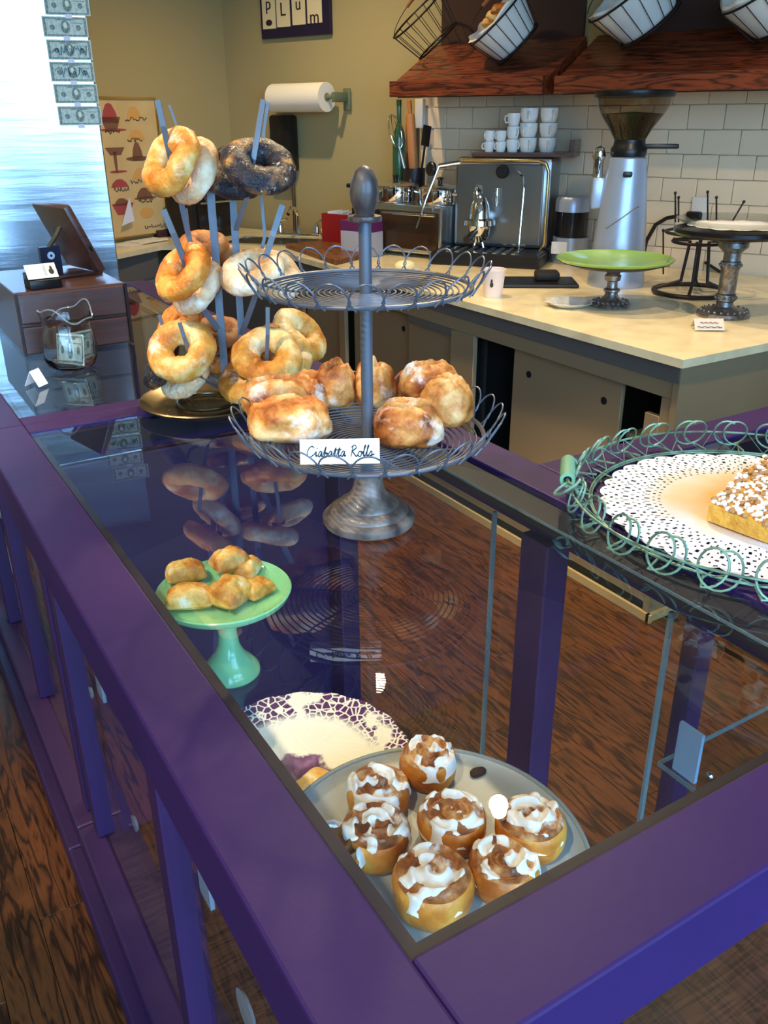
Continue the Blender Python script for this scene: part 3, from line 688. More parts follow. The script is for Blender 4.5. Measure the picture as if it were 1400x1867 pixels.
# ------------------------------------------------------------------ till corner
dr = thing('cash_drawer', 'polished dark wooden cash drawer box on the second case', 'cash drawer', (.445, 2.112, ZT_))
wd, dd, hd = .252, .36, .142
MB().rbox((0, dd/2+.004, hd/2), (wd, dd-.008, hd), .004).build('body', WALNUT, dr, smooth=False)
MB().rbox((-.002, -.001, .105), (wd-.012, .010, .066), .003).build('drawer_front', WALNUT, dr, smooth=False)
MB().rbox((-.002, -.001, .034), (wd-.012, .010, .062), .003).build('drawer_front', WALNUT, dr, smooth=False)
for a_, b_ in ((-wd/2, -wd/2+.004), (wd/2-.007, wd/2)): MB().bb(a_, b_, -.005, .0, 0, hd).build('edge_trim', mat('dark_edge', S(34, 20, 22), .4), dr, smooth=False)
tz = ZT_+hd
ts = thing('tablet_stand', 'dark wooden tablet on a hinged stand, turned to the staff side', 'till', pz(138, 502, tz), .22)
ts.location.z = tz
MB().rbox((-.015, .02, .004), (.15, .10, .008), .003).build('base_plate', WALNUT, ts)
MB().prism([(-.085, -.01), (-.035, -.01), (-.03, .012), (-.08, .012)], .0, .075).build('bracket', mat('dark_blue_bracket', S(36, 38, 60), .4), ts, smooth=False)
Rt = Matrix.Translation((.045, .03, .012))@Matrix.Rotation(math.radians(-24), 4, 'Y')
MB().rbox((0, 0, .085), (.02, .18, .172), .005).xf(Rt).build('tablet', WALNUT, ts)
MB().box((.0105, 0, .087), (.001, .155, .14)).xf(Rt).build('screen', BLACKP, ts, smooth=False)
MB().box((0, -.0905, .06), (.006, .001, .012)).xf(Rt).build('port', BLACKP, ts, smooth=False)
MB().tube([(-.06, .0, .07), (-.03, .012, .095), (-.012, .02, .115)], 0, flat=(.006, .003, (0, 1, .2))).build('hinge_arm', STEEL, ts, smooth=False)
MB().cyl((-.06, -.0105, .055), (-.06, -.0125, .055), .009, seg=24).build('badge', mat('badge', S(200, 215, 230), .4), ts)
MB().cyl((-.06, -.0125, .055), (-.06, -.0132, .055), .003, seg=12).build('badge_dot', BLACKP, ts)
ch = thing('card_holder', 'small black business card holder on the cash drawer', 'card holder', pz(84, 526, tz), .12)
ch.location.z = tz
MB().rbox((0, .012, .010), (.074, .04, .020), .003).build('tray', BLACKP, ch)
MB().rbox((0, .032, .018), (.074, .006, .036), .002).build('back', BLACKP, ch)
bc = thing('business_card', 'cream business card with a dark pear emblem in the black holder', 'card', np.array(ch.location)+np.array([0, 0, .0]), .12)
Rb = Matrix.Translation((0, .004, .0225))@Matrix.Rotation(-.6, 4, 'X')
MB().box((0, 0, .018), (.070, .0012, .036)).xf(Rb).build('card', mat('cream_card', S(236, 228, 208), .7), bc, smooth=False)
MB().ell((.022, -.001, .015), (.006, .0006, .007), 14, 8).ell((.023, -.001, .023), (.003, .0006, .006), 12, 8).xf(Rb).build('pear_emblem', mat('pear_dark', S(52, 44, 30), .7), bc)
MB().bb(.006, .0065, -.001, -.0004, .006, .032).bb(.009, .0095, -.001, -.0004, .006, .032).build('rule', INK, bc, smooth=False).matrix_local = Rb

JX = pz(133, 668, ZT_)
jar = thing('tip_jar', 'round wavy glass tip jar with folded banknotes inside', 'jar', JX)
def jf(t, r, z): return 1+.035*math.sin(3*t+z*30)+.02*math.sin(7*t)
rim = lambda t: .118+.016*math.sin(2*t+.6)+.006*math.sin(5*t)
m_ = MB(); n = 56
prof = [(.040, .0), (.050, .006), (.056, .02), (.0575, .045), (.053, .07), (.049, .09), (.051, .105), (.056, 1.)]
vs = []
for ins in (0, 1):
    pr = prof if not ins else prof[::-1]
    for r, z in pr:
        for i in range(n):
            t = 2*math.pi*i/n; zz = rim(t) if z == 1. else z*(1 if not ins else 1)+(.006 if ins and z < .1 else 0)
            k = jf(t, r, zz)*(r-(.003 if ins else 0)); vs.append((k*math.cos(t), k*math.sin(t), zz))
nr = len(prof)*2
fs = [(j*n+i, j*n+(i+1) % n, (j+1)*n+(i+1) % n, (j+1)*n+i) for j in range(nr-1) for i in range(n)]
fs += [tuple(range(n))[::-1], tuple(range((nr-1)*n, nr*n))]
m_.add(vs, fs).build('glass_body', mat('jar_glass', S(245, 248, 248), .0, trans=1., ior=1.4), jar, ang=60)
MB().tube([(jf(2*math.pi*i/40, 0, .1)*.0545*math.cos(2*math.pi*i/40), jf(2*math.pi*i/40, 0, .1)*.0545*math.sin(2*math.pi*i/40), rim(2*math.pi*i/40)) for i in range(40)], .0018, 6, True).build('lip', mat('glass_lip', S(190, 200, 205), .1, trans=.7), jar)

BILLP = mat('bill_paper', S(204, 214, 200), .8, var=(S(176, 190, 178), 120, .4, .6))
BILLD = mat('bill_ink', S(104, 118, 110), .8, var=(S(150, 164, 152), 160, .4, .6))
BILLL = mat('bill_pale', S(216, 220, 206), .8)
def bill_mesh(scrib=0, kind=0):
    """parts of a 156 x 66 mm banknote lying in the local xz plane, printed side towards -y"""
    W_, H_ = .078, .033; out = []
    out.append(('paper', MB().bb(-W_, W_, 0, .0006, -H_, H_), BILLP))
    b = MB().bb(-W_+.004, W_-.004, -.0004, 0, H_-.008, H_-.004).bb(-W_+.004, W_-.004, -.0004, 0, -H_+.004, -H_+.008).bb(-W_+.004, -W_+.012, -.0004, 0, -H_+.008, H_-.008).bb(W_-.012, W_-.004, -.0004, 0, -H_+.008, H_-.008)
    out.append(('border_print', b, BILLD))
    out.append(('portrait_print', MB().ell((0, -.0002, 0), (.016, .0006, .022), 20, 8), BILLD))
    out.append(('face_print', MB().ell((0, -.0006, .004), (.007, .0006, .010), 14, 8), BILLL))
    out.append(('seal_print', MB().cyl((-.045, 0, -.002), (-.045, -.0005, -.002), .009, seg=20), BILLD))
    out.append(('seal_print', MB().cyl((.045, 0, -.002), (.045, -.0005, -.002), .009, seg=20), BILLD))
    out.append(('letter_print', MB().bb(-.03, .03, -.0005, 0, .021, .0245).bb(.018, .062, -.0005, 0, .012, .014), BILLD))
    if scrib:
        rs = random.Random(scrib); P = [(-.06+.12*i/26, -.0016, rs.uniform(-.018, .018)) for i in range(27)]
        out.append(('signature', MB().tube(P, .0011, 4), INK))
    return out
notes = [(122, 9, 'topmost banknote taped to the refrigerator, cut by the picture edge', 0), (119, 49, 'second banknote from the top taped to the refrigerator', 0), (127, 91, 'third banknote from the top, scrawled with ink, on the refrigerator', 3), (132, 131, 'fourth banknote from the top, signed in big black writing', 5), (139, 171, 'fifth banknote from the top taped to the refrigerator', 0), (146, 211, 'lowest banknote taped to the refrigerator, with an oval portrait', 0)]
for i, (x, y, lb, sc) in enumerate(notes):
    b = thing('banknote', lb, 'banknote', pF(x, y, .0008), math.atan2(ft[1], ft[0]), 'banknotes on the refrigerator'); b.scale = (.93, 1, .93)
    for nm, mb, mt in bill_mesh(sc): mb.build(nm, mt, b, smooth=False)
    MB().bb(-.012, .012, -.0012, -.0002, -.043, -.029).build('tape', mat('tape', S(214, 210, 220), .4), b, smooth=False)
for k, (dx, dy, rz, tilt, lb) in enumerate([(-.006, -.030, -.25, -.2, 'banknote standing against the front of the tip jar glass'), (.022, -.006, .9, .15, 'crumpled banknote at the right inside the tip jar')]):
    b = thing('banknote', lb, 'banknote', JX+np.array([dx, dy, .012]), rz+HD-math.pi/2, 'banknotes in the tip jar')
    Mx = Matrix.Translation((0, 0, .033))@Matrix.Rotation(tilt, 4, 'X')@Matrix.Scale(.42 if k == 0 else .4, 4, (1, 0, 0))
    for nm, mb, mt in bill_mesh(0): mb.xf(Mx).build(nm, mt, b, smooth=False)
random.seed(5)
for i in range(7):
    a = i*.9; r = .012+.024*random.random()
    o = MB().cyl((0, 0, 0), (0, 0, .0018), .0115, seg=20).build('coin', mat('coin', (.75, .55, .3, 1), .3, 1.), None, True, 40, JX+np.array([r*math.cos(a), r*math.sin(a), .0105+.0019*i]), (.0, 0, 0))
    tag(o, 'small brassy coin on the bottom of the tip jar', 'coin', 'coins in the tip jar')
tcard = thing('tent_card', 'blank white folded tent card beside the tip jar', 'card', pz(67, 704, ZT_), -.5)
for s_ in (-1, 1): MB().box((0, 0, -.017), (.03, .0009, .036)).xf(Matrix.Translation((0, 0, .0335))@Matrix.Rotation(s_*.5, 4, 'X')).build('leaf', PAPER, tcard, smooth=False)
tcard.rotation_euler.z = .75

# ------------------------------------------------------------------ green wire tray with doily and crumb cake
GREEN = mat('verdigris_wire', S(122, 160, 136), .45, .25, var=(S(88, 108, 84), 40, .4, .62))
WX, WY = 1.0, .655
wt = thing('wire_tray', 'round green wire tray with curled rim and tube handle', 'tray', (WX, WY, ZT_))
RR = .245
g = MB()
for i in range(12): g.tube(circ(.02+.205*i/11, 56, .006), .0013, 5, True)
o = g.build('base_wires', GREEN, wt); o['kind'] = 'stuff'
for k in range(8):
    a = k*math.pi/8; MB().tube([(-RR*math.cos(a), -RR*math.sin(a), .012), (-.21*math.cos(a), -.21*math.sin(a), .0035), (.21*math.cos(a), .21*math.sin(a), .0035), (RR*math.cos(a), RR*math.sin(a), .012)], .0014, 5).build('cross_wire', GREEN, wt)
MB().tube(circ(.228, 72, .0075), .0018, 6, True).build('lower_ring', GREEN, wt)
MB().tube(circ(RR+.012, 80, .030), .0017, 6, True).build('upper_ring', GREEN, wt)
pts = []
for i in range(30):
    t = 2*math.pi*1.55*i/29-1.2
    pts.append((RR+.006+.018*math.cos(t)*.35+.0003*i, -.009+.018*math.sin(t)*.9+.0006*i, .028+.019*math.cos(t+math.pi/2)*1.0))
pts = [(RR-.012, -.012, .008)]+[(RR+.008+.014*math.cos(t)*.6, .021*math.sin(t)+.0024*t-.006, .030-.0225*math.cos(t)) for t in np.linspace(0, 2*math.pi*1.6, 30)]
lm = MB().tube(pts, .0016, 5).mesh('rim_curl', GREEN)
NL = 25
for k in range(NL): link('rim_curl', lm, wt, rot=(0, 0, 2*math.pi*k/NL+.05))
zz = [(RR-.015+(.027 if i % 2 else 0), 2*math.pi*i/60, .008+(.022 if i % 2 else 0)) for i in range(60)]
MB().tube([(r*math.cos(a), r*math.sin(a), z) for r, a, z in zz], .001, 4, True).build('zigzag_wire', GREEN, wt)
ha = math.radians(137)
hr = MB(); hx, hy = math.cos(ha), math.sin(ha); ex = Vector((-hy, hx, 0)); er = Vector((hx, hy, 0))
c0 = er*(RR+.016)+Vector((0, 0, .045))
h0, h1 = c0-ex*.032, c0+ex*.032
MB().lathe([(.006, -.036), (.0105, -.036), (.011, 0), (.0105, .036), (.006, .036), (.006, -.036)], 20).xf(Matrix.Translation(c0)@frameR(ex).to_4x4()).build('handle', mat('green_handle', S(120, 170, 140), .5), wt)
MB().tube([tuple(er*RR+ex*-.05+Vector((0, 0, .03))), tuple(er*(RR+.006)+ex*-.05+Vector((0, 0, .044))), tuple(er*(RR+.014)+ex*-.047+Vector((0, 0, .045))), tuple(h0), tuple(h1), tuple(er*(RR+.014)+ex*.047+Vector((0, 0, .045))), tuple(er*(RR+.006)+ex*.05+Vector((0, 0, .044))), tuple(er*RR+ex*.05+Vector((0, 0, .03)))], .0024, 8).build('handle_wire', GREEN, wt)
cu = [tuple(h1+er*(.016*math.sin(t))*1+ex*(.012+.014*(1-math.cos(t)))+Vector((0, 0, -.012*math.sin(t)))) for t in np.linspace(0, 4.6, 16)]
MB().tube(cu, .002, 6).build('handle_curl', GREEN, wt)
# doily
def doily_mat():
    mt = bpy.data.materials.new('paper_doily'); mt.use_nodes = True; t = mt.node_tree; b = t.nodes['Principled BSDF']; b.inputs['Roughness'].default_value = .75
    tc = nd(t, 'ShaderNodeTexCoord'); dv = nd(t, 'ShaderNodeVectorMath', operation='DISTANCE'); t.links.new(tc.outputs['Object'], dv.inputs[0]); dv.inputs[1].default_value = (-.01, .03, 0)
    n = nd(t, 'ShaderNodeTexNoise', Scale=16., Detail=4.); t.links.new(tc.outputs['Object'], n.inputs['Vector'])
    ad = nd(t, 'ShaderNodeMath', operation='MULTIPLY_ADD'); ad.inputs[1].default_value = .14; t.links.new(n.outputs['Fac'], ad.inputs[0]); t.links.new(dv.outputs[1], ad.inputs[2])
    t.links.new(ramp(t, ad.outputs[0], [(.09, S(232, 186, 118)), (.15, S(236, 208, 172)), (.20, S(226, 224, 232))]), b.inputs['Base Color'])
    return mt
DO = mat('plain_doily', S(244, 242, 246), .75)
DOS = doily_mat()
def doily(R, scal=36, hole=True, ang=504):
    m_ = MB(); rs = [0, .2, .4, .55]+list(np.linspace(.60, 1., 24)); vs = []; nR = len(rs)
    for j, r in enumerate(rs):
        for i in range(ang):
            t = 2*math.pi*i/ang; k = 1.
            if r > .9: k = 1+(r-.9)/.1*.035*(abs(math.cos(scal/2*t))**.7-.5)
            wz = .0016*math.sin(t*scal/2)*max(0, r-.6)*1.5+.0008*math.sin(5*t)
            vs.append((R*r*k*math.cos(t), R*r*k*math.sin(t), wz))
    fs = []
    for j in range(nR-1):
        for i in range(ang):
            if hole and j >= 4 and j < nR-2:
                p = i % 14; q = (j-4) % 8
                if (q == 1 and p in (3, 4, 10)) or (q == 3 and p in (1, 7, 8)) or (q in (5, 6) and p in (4, 5, 11)) or (q == 7 and p in (0, 8)): continue
            fs.append((j*ang+i, j*ang+(i+1) % ang, (j+1)*ang+(i+1) % ang, (j+1)*ang+i))
    return m_.add(vs, fs)
dm = doily(.208, 36)
tag(dm.build('paper_doily', DOS, None, True, 40, (WX-.004, WY+.0, ZT_+.0105)), 'white lace paper doily lying on the green wire tray', 'doily')
GREASE = mat('butter_stain', S(238, 204, 150), .5, var=(S(244, 232, 222), 14, .4, .62))
CK = [pz(x, y, ZT_+.014)[:2] for x, y in ((1288, 948), (1400, 990), (1500, 1010), (1560, 920), (1400, 850), (1350, 885))]
ck = thing('crumb_cake', 'yellow crumb cake dusted with powdered sugar on the lace doily', 'cake', (CK[0][0], CK[0][1], ZT_+.0135))
rel = [(q[0]-CK[0][0], q[1]-CK[0][1]) for q in CK]
MB().prism(rel, 0, .021).build('sponge', crust('sponge', [(.3, S(196, 132, 40)), (.6, S(232, 178, 76))], 60, None, (200, .8), .8), ck, smooth=False)
cen = np.mean(np.array(rel), 0); random.seed(12); cr_, su_ = MB(), MB()
def inpoly(x, y, P):
    r = False
    for i in range(len(P)):
        (x0, y0), (x1, y1) = P[i-1], P[i]
        if (y0 > y) != (y1 > y) and x < (x1-x0)*(y-y0)/(y1-y0)+x0: r = not r
    return r
xs_ = [p[0] for p in rel]; ys_ = [p[1] for p in rel]; cnt_ = 0
while cnt_ < 900:
    x, y = random.uniform(min(xs_), max(xs_)), random.uniform(min(ys_), max(ys_))
    if not inpoly(x, y, rel): continue
    s_ = random.uniform(.002, .0052); cnt_ += 1
    (cr_ if random.random() < .4 else su_).ell((x, y, .021+s_*random.uniform(.1, .9)), (s_, s_*random.uniform(.7, 1), s_*.7), 6, 4)
o = cr_.build('crumb_topping', mat('crumb_brown', S(182, 134, 84), .9), ck); o['kind'] = 'stuff'
o = su_.build('powdered_sugar', mat('sugar', S(250, 246, 240), .9), ck); o['kind'] = 'stuff'

# ------------------------------------------------------------------ inside the near case
JADE = mat('jade_glass', S(144, 214, 160), .18, sss=.25, coat=.5)
jb = pz(424, 1222, SHZ); jx, jy = .424, 1.21
js = thing('jade_cake_stand', 'jade green glass cake stand of pastries inside the near case', 'cake stand', (jx, jy, SHZ))
MB().lathe([(0, 0), (.047, 0), (.050, .004), (.049, .012), (.040, .024), (.026, .040), (.018, .060), (.0155, .085), (.017, .115), (.024, .135), (.04, .142), (.07, .146), (.1, .150), (.109, .157), (.112, .166), (.110, .168), (.104, .160), (.09, .156), (0, .155)], 64).build('stand', JADE, js)
PUFF = crust('puff_pastry', [(.36, S(188, 112, 36)), (.48, S(228, 166, 72)), (.62, S(246, 208, 124))], 26, (S(248, 236, 216), 26, .58, .68), (90, 1.), .5)
def pillow(seed, sx, sy, sz):
    m_ = MB(); n = 22; vs = []; fs = []
    for side in (1, -1):
        for j in range(n+1):
            for i in range(n+1):
                u, v = -1+2*i/n, -1+2*j/n
                h = (max(0, 1-abs(u)**2.6)*max(0, 1-abs(v)**3))**.42
                h *= 1+.22*noise.noise(Vector((u*2+seed*4, v*2, side)))+.08*noise.noise(Vector((u*7+seed, v*7, 0)))
                wob = 1+.05*noise.noise(Vector((u*1.5, v*1.5, seed*3)))
                vs.append((u*sx*wob, v*sy*wob+.06*sx*u*u*noise.noise(Vector((seed*9, 0, 0))), side*h*sz*(1 if side > 0 else .35)+sz*.36))
    k = (n+1)**2
    for s_ in (0, 1):
        for j in range(n):
            for i in range(n): a = s_*k+j*(n+1)+i; fs.append((a, a+1, a+n+2, a+n+1))
    return m_.add(vs, fs)
puffs = [(340, 1050, .158, .034, .02, .020, .35, 'oblong golden pastry at the back left of the jade stand'), (420, 1030, .172, .031, .021, .021, .6, 'highest pastry, lying on top of the pile on the jade stand'), (346, 1098, .156, .037, .022, .021, .15, 'yellow pastry at the front left of the jade stand'), (421, 1090, .158, .030, .032, .023, -.5, 'square sugar-glazed pastry at the front of the jade stand'), (468, 1078, .156, .027, .02, .016, .9, 'pale triangular pastry at the right of the jade stand'), (452, 1042, .157, .026, .018, .018, 1.4, 'pastry half hidden at the back right of the jade stand')]
for i, (x, y, z, a, b, c, r, lb) in enumerate(puffs):
    o = pillow(i+2, a*1.0, b*1.08, c*1.3).build('puff_pastry', PUFF, None, True, 80, pz(x, y+6, SHZ+z), (0, 0, HD-math.pi/2+r)); tag(o, lb, 'pastry', 'pastries on the jade stand')

# purple transfer-printed plate
def plate_mat():
    mt = bpy.data.materials.new('purple_transferware'); mt.use_nodes = True; t = mt.node_tree; b = t.nodes['Principled BSDF']
    tc = nd(t, 'ShaderNodeTexCoord'); ln = nd(t, 'ShaderNodeVectorMath', operation='LENGTH'); t.links.new(tc.outputs['Object'], ln.inputs[0])
    cream, pur = S(246, 240, 222), S(92, 50, 98)
    vo = nd(t, 'ShaderNodeTexVoronoi', Scale=85., feature='DISTANCE_TO_EDGE'); t.links.new(tc.outputs['Object'], vo.inputs['Vector'])
    n = nd(t, 'ShaderNodeTexNoise', Scale=24., Detail=6.); t.links.new(tc.outputs['Object'], n.inputs['Vector'])
    lace = nd(t, 'ShaderNodeMath', operation='MULTIPLY'); t.links.new(vo.outputs['Distance'], lace.inputs[0]); t.links.new(n.outputs['Fac'], lace.inputs[1])
    lc = ramp(t, vo.outputs['Distance'], [(.05, cream), (.12, pur)])
    patch = ramp(t, n.outputs['Fac'], [(.55, pur), (.61, cream)])
    mn = nd(t, 'ShaderNodeMix', data_type='RGBA', blend_type='LIGHTEN'); mn.inputs[0].default_value = .95; t.links.new(lc, mn.inputs[6]); t.links.new(patch, mn.inputs[7])
    rim_ = ramp(t, ln.outputs[1], [(.104, (0, 0, 0, 1)), (.118, (1, 1, 1, 1))])
    mx = nd(t, 'ShaderNodeMix', data_type='RGBA'); t.links.new(rim_, mx.inputs[0]); mx.inputs[6].default_value = cream; t.links.new(mn.outputs[2], mx.inputs[7])
    # printed scene in the well
    dv = nd(t, 'ShaderNodeVectorMath', operation='DISTANCE'); t.links.new(tc.outputs['Object'], dv.inputs[0]); dv.inputs[1].default_value = (-.02, -.02, 0)
    n2 = nd(t, 'ShaderNodeTexNoise', Scale=30., Detail=8.); t.links.new(tc.outputs['Object'], n2.inputs['Vector'])
    ad = nd(t, 'ShaderNodeMath', operation='MULTIPLY_ADD'); ad.inputs[1].default_value = .09; t.links.new(n2.outputs['Fac'], ad.inputs[0]); t.links.new(dv.outputs[1], ad.inputs[2])
    sc_ = ramp(t, ad.outputs[0], [(.098, (1, 1, 1, 1)), (.106, (0, 0, 0, 1))])
    pr = ramp(t, n2.outputs['Fac'], [(.38, S(150, 110, 150)), (.5, S(112, 66, 112)), (.62, S(80, 44, 86))])
    m2 = nd(t, 'ShaderNodeMix', data_type='RGBA'); t.links.new(sc_, m2.inputs[0]); t.links.new(mx.outputs[2], m2.inputs[6]); t.links.new(pr, m2.inputs[7])
    t.links.new(m2.outputs[2], b.inputs['Base Color']); b.inputs['Roughness'].default_value = .15; b.inputs['Coat Weight'].default_value = .5
    return mt
pp = MB().lathe([(0, .003), (.09, .003), (.10, .006), (.112, .012), (.14, .018), (.158, .022), (.16, .020), (.14, .014), (.11, .006), (.085, 0), (0, 0)], 84, fn=lambda t, r, z: 1+(.012*math.sin(18*t) if r > .15 else 0)).build('dinner_plate', plate_mat(), None, True, 50, (.42, .925, SHZ+.0005))
tag(pp, 'cream plate with purple floral border printed round it, on the glass shelf', 'plate')
# grey platter with cinnamon rolls
FROST = mat('frosted_glass', S(170, 174, 172), .35, coat=.3, sss=.1)
PX, PY = .452, .640
pf = thing('footed_platter', 'large round frosted grey platter of cinnamon rolls', 'platter', (PX, PY, SHZ))
MB().lathe([(0, 0), (.055, 0), (.057, .004), (.045, .012), (.03, .022), (.028, .034), (.045, .044), (0, .046)], 48).build('foot', FROST, pf)
MB().lathe([(0, .046), (.12, .047), (.175, .050), (.190, .056), (.194, .064), (.190, .066), (.182, .060), (.172, .058), (0, .058)], 84).build('plate', FROST, pf)
MB().tube(circ(.192, 84, .0665), .003, 8, True).build('rim', mat('clear_rim', S(190, 200, 196), .1, trans=.5), pf)
DOUGH = crust('roll_dough', [(.36, S(160, 80, 20)), (.49, S(208, 124, 38)), (.62, S(236, 168, 70))], 14, (S(250, 240, 226), 24, .66, .72), (70, .5), .4)
FILL = crust('roll_swirl', [(.36, S(92, 46, 20)), (.5, S(156, 92, 46)), (.64, S(210, 160, 104))], 30, (S(250, 242, 230), 16, .53, .64), (90, .6), .4)
ICE = crust('roll_icing', [(.3, S(232, 220, 206)), (.7, S(250, 246, 240))], 30, None, (40, .4), .3)
def roll_parts(seed, R, Hh):
    n = 72; body = MB(); vs = []
    side = [(.0, 0), (.80, 0), (.93, .08), (1.0, .25), (1.03, .48), (1.02, .70), (.985, .83), (.93, .9)]
    rd = lambda a, z: 1+.05*noise.noise(Vector((math.cos(a)*1.3+seed*3, math.sin(a)*1.3, z*1.5)))
    for r, z in side:
        for i in range(n): a = 2*math.pi*i/n; k = rd(a, z); vs.append((R*r*k*math.cos(a), R*r*k*math.sin(a), Hh*z))
    body.add(vs, [(j*n+i, j*n+(i+1) % n, (j+1)*n+(i+1) % n, (j+1)*n+i) for j in range(len(side)-1) for i in range(n)])
    def top(r, a):
        ph = 2*math.pi*(r*2.4)-a+seed; gro = (.5+.5*math.cos(ph))**1.6
        return Hh*(.90+.05*(1-r)+.13*gro*min(1, (1-r)*6+.2)+.05*noise.noise(Vector((r*3*math.cos(a)+seed, r*3*math.sin(a), 0))))
    rr = np.linspace(.93, 0.001, 17); tp = MB(); vt = []
    for r in rr:
        for i in range(n): a = 2*math.pi*i/n; k = rd(a, .9); vt.append((R*r*k*math.cos(a), R*r*k*math.sin(a), top(r/.93, a) if r < .92 else Hh*.9))
    tp.add(vt, [(j*n+i, j*n+(i+1) % n, (j+1)*n+(i+1) % n, (j+1)*n+i) for j in range(len(rr)-1) for i in range(n)])
    ic = MB(); rr2 = np.linspace(1.04, .0, 34); vi = []; keep = []
    for j, r in enumerate(rr2):
        for i in range(n):
            a = 2*math.pi*i/n; k = rd(a, .9); x, y = math.cos(a)*r, math.sin(a)*r
            nz = noise.noise(Vector((x*1.9+seed*11, y*1.9, seed)))+.22*noise.noise(Vector((x*5, y*5+seed*5, 0)))
            z = (top(r/.93, a) if r < .93 else Hh*(.9-(r-.93)*3.4))
            e = max(-1, min(1, (nz-.0-.55*max(0, r-.68))/.16)); kk = 1+(.03*e if r > .9 else 0); vi.append((R*x*k*kk, R*y*k*kk, z+.0032*e)); keep.append(nz > -.35)
    fi = [(j*n+i, j*n+(i+1) % n, (j+1)*n+(i+1) % n, (j+1)*n+i) for j in range(len(rr2)-1) for i in range(n) if keep[j*n+i] and keep[j*n+(i+1) % n] and keep[(j+1)*n+i]]
    ic.add(vi, fi)
    return body, tp, ic
PZ = SHZ+.0585
crolls = [(780, 1425, .036, .050, 'cinnamon roll with white icing at the far edge of the grey platter'), (690, 1478, .039, .046, 'cinnamon roll at the back left of the platter, beside the purple plate'), (685, 1562, .040, .052, 'tall cinnamon roll at the left of the platter with swirled icing'), (823, 1535, .040, .050, 'cinnamon roll in the middle of the platter'), (964, 1545, .041, .050, 'cinnamon roll at the right rim with thick white icing blobs'), (788, 1655, .044, .056, 'big cinnamon roll nearest the glass corner'), (916, 1618, .039, .046, 'speckled iced cinnamon roll at the front right of the platter'), (612, 1590, .036, .046, 'cinnamon roll cut off by the purple left rail')]
for i, (x, y, R, Hh, lb) in enumerate(crolls):
    t = thing('cinnamon_roll', lb, 'cinnamon roll', pz(x, y-8, PZ), i*1.3, 'cinnamon rolls on the platter')
    b_1, t_1, i_1 = roll_parts(i+1, R*1.04, Hh*.92)
    b_1.build('dough', DOUGH, t, ang=70); t_1.build('swirl_top', FILL, t, ang=80); i_1.build('icing', ICE, t, ang=80)
o = tag(ciabatta(40, .012, .008, .004, 0).build('chocolate_crumb', mat('cocoa', S(50, 30, 22), .8), None, True, 80, pz(871, 1410, PZ)), 'dark crumb smear on the bare part of the grey platter', 'crumb')
dn = tag(pillow(33, .045, .035, .018).build('danish_pastry', PUFF, None, True, 80, pz(575, 1455, SHZ+.006), (0, 0, .4)), 'brown pastry at the edge of the purple plate, half under the rail', 'pastry')
pc = thing('price_card', 'small white card with ink writing inside the near case, behind the front glass', 'sign', px(412, 1612, .27), .0)
MB().box((0, 0, .0), (.002, .06, .04)).xf(Matrix.Rotation(.3, 4, 'Y')).build('card', PAPER, pc, smooth=False)
pc.location.z = SHZ+.0215
scribble('Rolls', .04, .0006).xf(Matrix.Rotation(.3, 4, 'Y')@Matrix.Translation((-.0018, 0, -.006))@Matrix.Rotation(-math.pi/2, 4, 'Z')).build('lettering', INK, pc)

# ------------------------------------------------------------------ hood shelves and bread baskets on the tiled wall
def hood(s0, s1, label, bk):
    t = thing('slanted_shelf', label, 'shelf', wT(s0, 0), RT, 'slanted wooden bread shelves')
    L = s1-s0
    def prof(pts, x0, x1, name, mt=REDWOOD):
        n = len(pts); v = [(x0, -o, z) for o, z in pts]+[(x1, -o, z) for o, z in pts]
        return MB().add(v, [tuple(range(n)), tuple(range(n, 2*n))[::-1]]+[(i, (i+1) % n, n+(i+1) % n, n+i) for i in range(n)]).build(name, mt, t, smooth=False)
    for k in range(3):
        o0, o1 = .40-.123*k, .40-.123*(k+1)+.002
        z0, z1 = 1.688+(.40-o0)*.5, 1.688+(.40-o1)*.5
        prof([(o0, z0), (o1, z1), (o1, z1-.022), (o0, z0-.022)], 0, L, 'board')
    prof([(.424, 1.700), (.402, 1.700), (.402, 1.632), (.424, 1.632)], 0, L, 'front_lip')
    for x in (0, L-.022): prof([(.401, 1.665), (.02, 1.855), (.02, 1.64), (.30, 1.632), (.401, 1.632)], x, x+.022, 'side_bracket')
    prof([(.02, 1.87), (.005, 1.87), (.005, 1.64), (.02, 1.64)], .03, L-.03, 'back_board', mat('dark_back_board', S(60, 34, 24), .5))
    prof([(.39, 1.634), (.03, 1.644), (.03, 1.638), (.39, 1.628)], .024, L-.024, 'underside', mat('dark_back_board', S(60, 34, 24)))
    prof([(.018, 2.45), (.004, 2.45), (.004, 1.872), (.018, 1.872)], bk[0]-s0, bk[1]-s0, 'upper_back_panel', mat('dark_back_board', S(60, 34, 24)))
    return t
hood(-1.42, -.60, 'shorter slanted mahogany shelf above the espresso machine', (-1.40, -.625))
hood(-.545, 1.35, 'longer slanted mahogany shelf above the coffee grinder', (-.46, 1.3))
WIRE = mat('dark_basket_wire', S(44, 34, 28), .5, .5)
LINER = mat('cloth_liner', S(226, 220, 208), .85, bump=(30, .5))
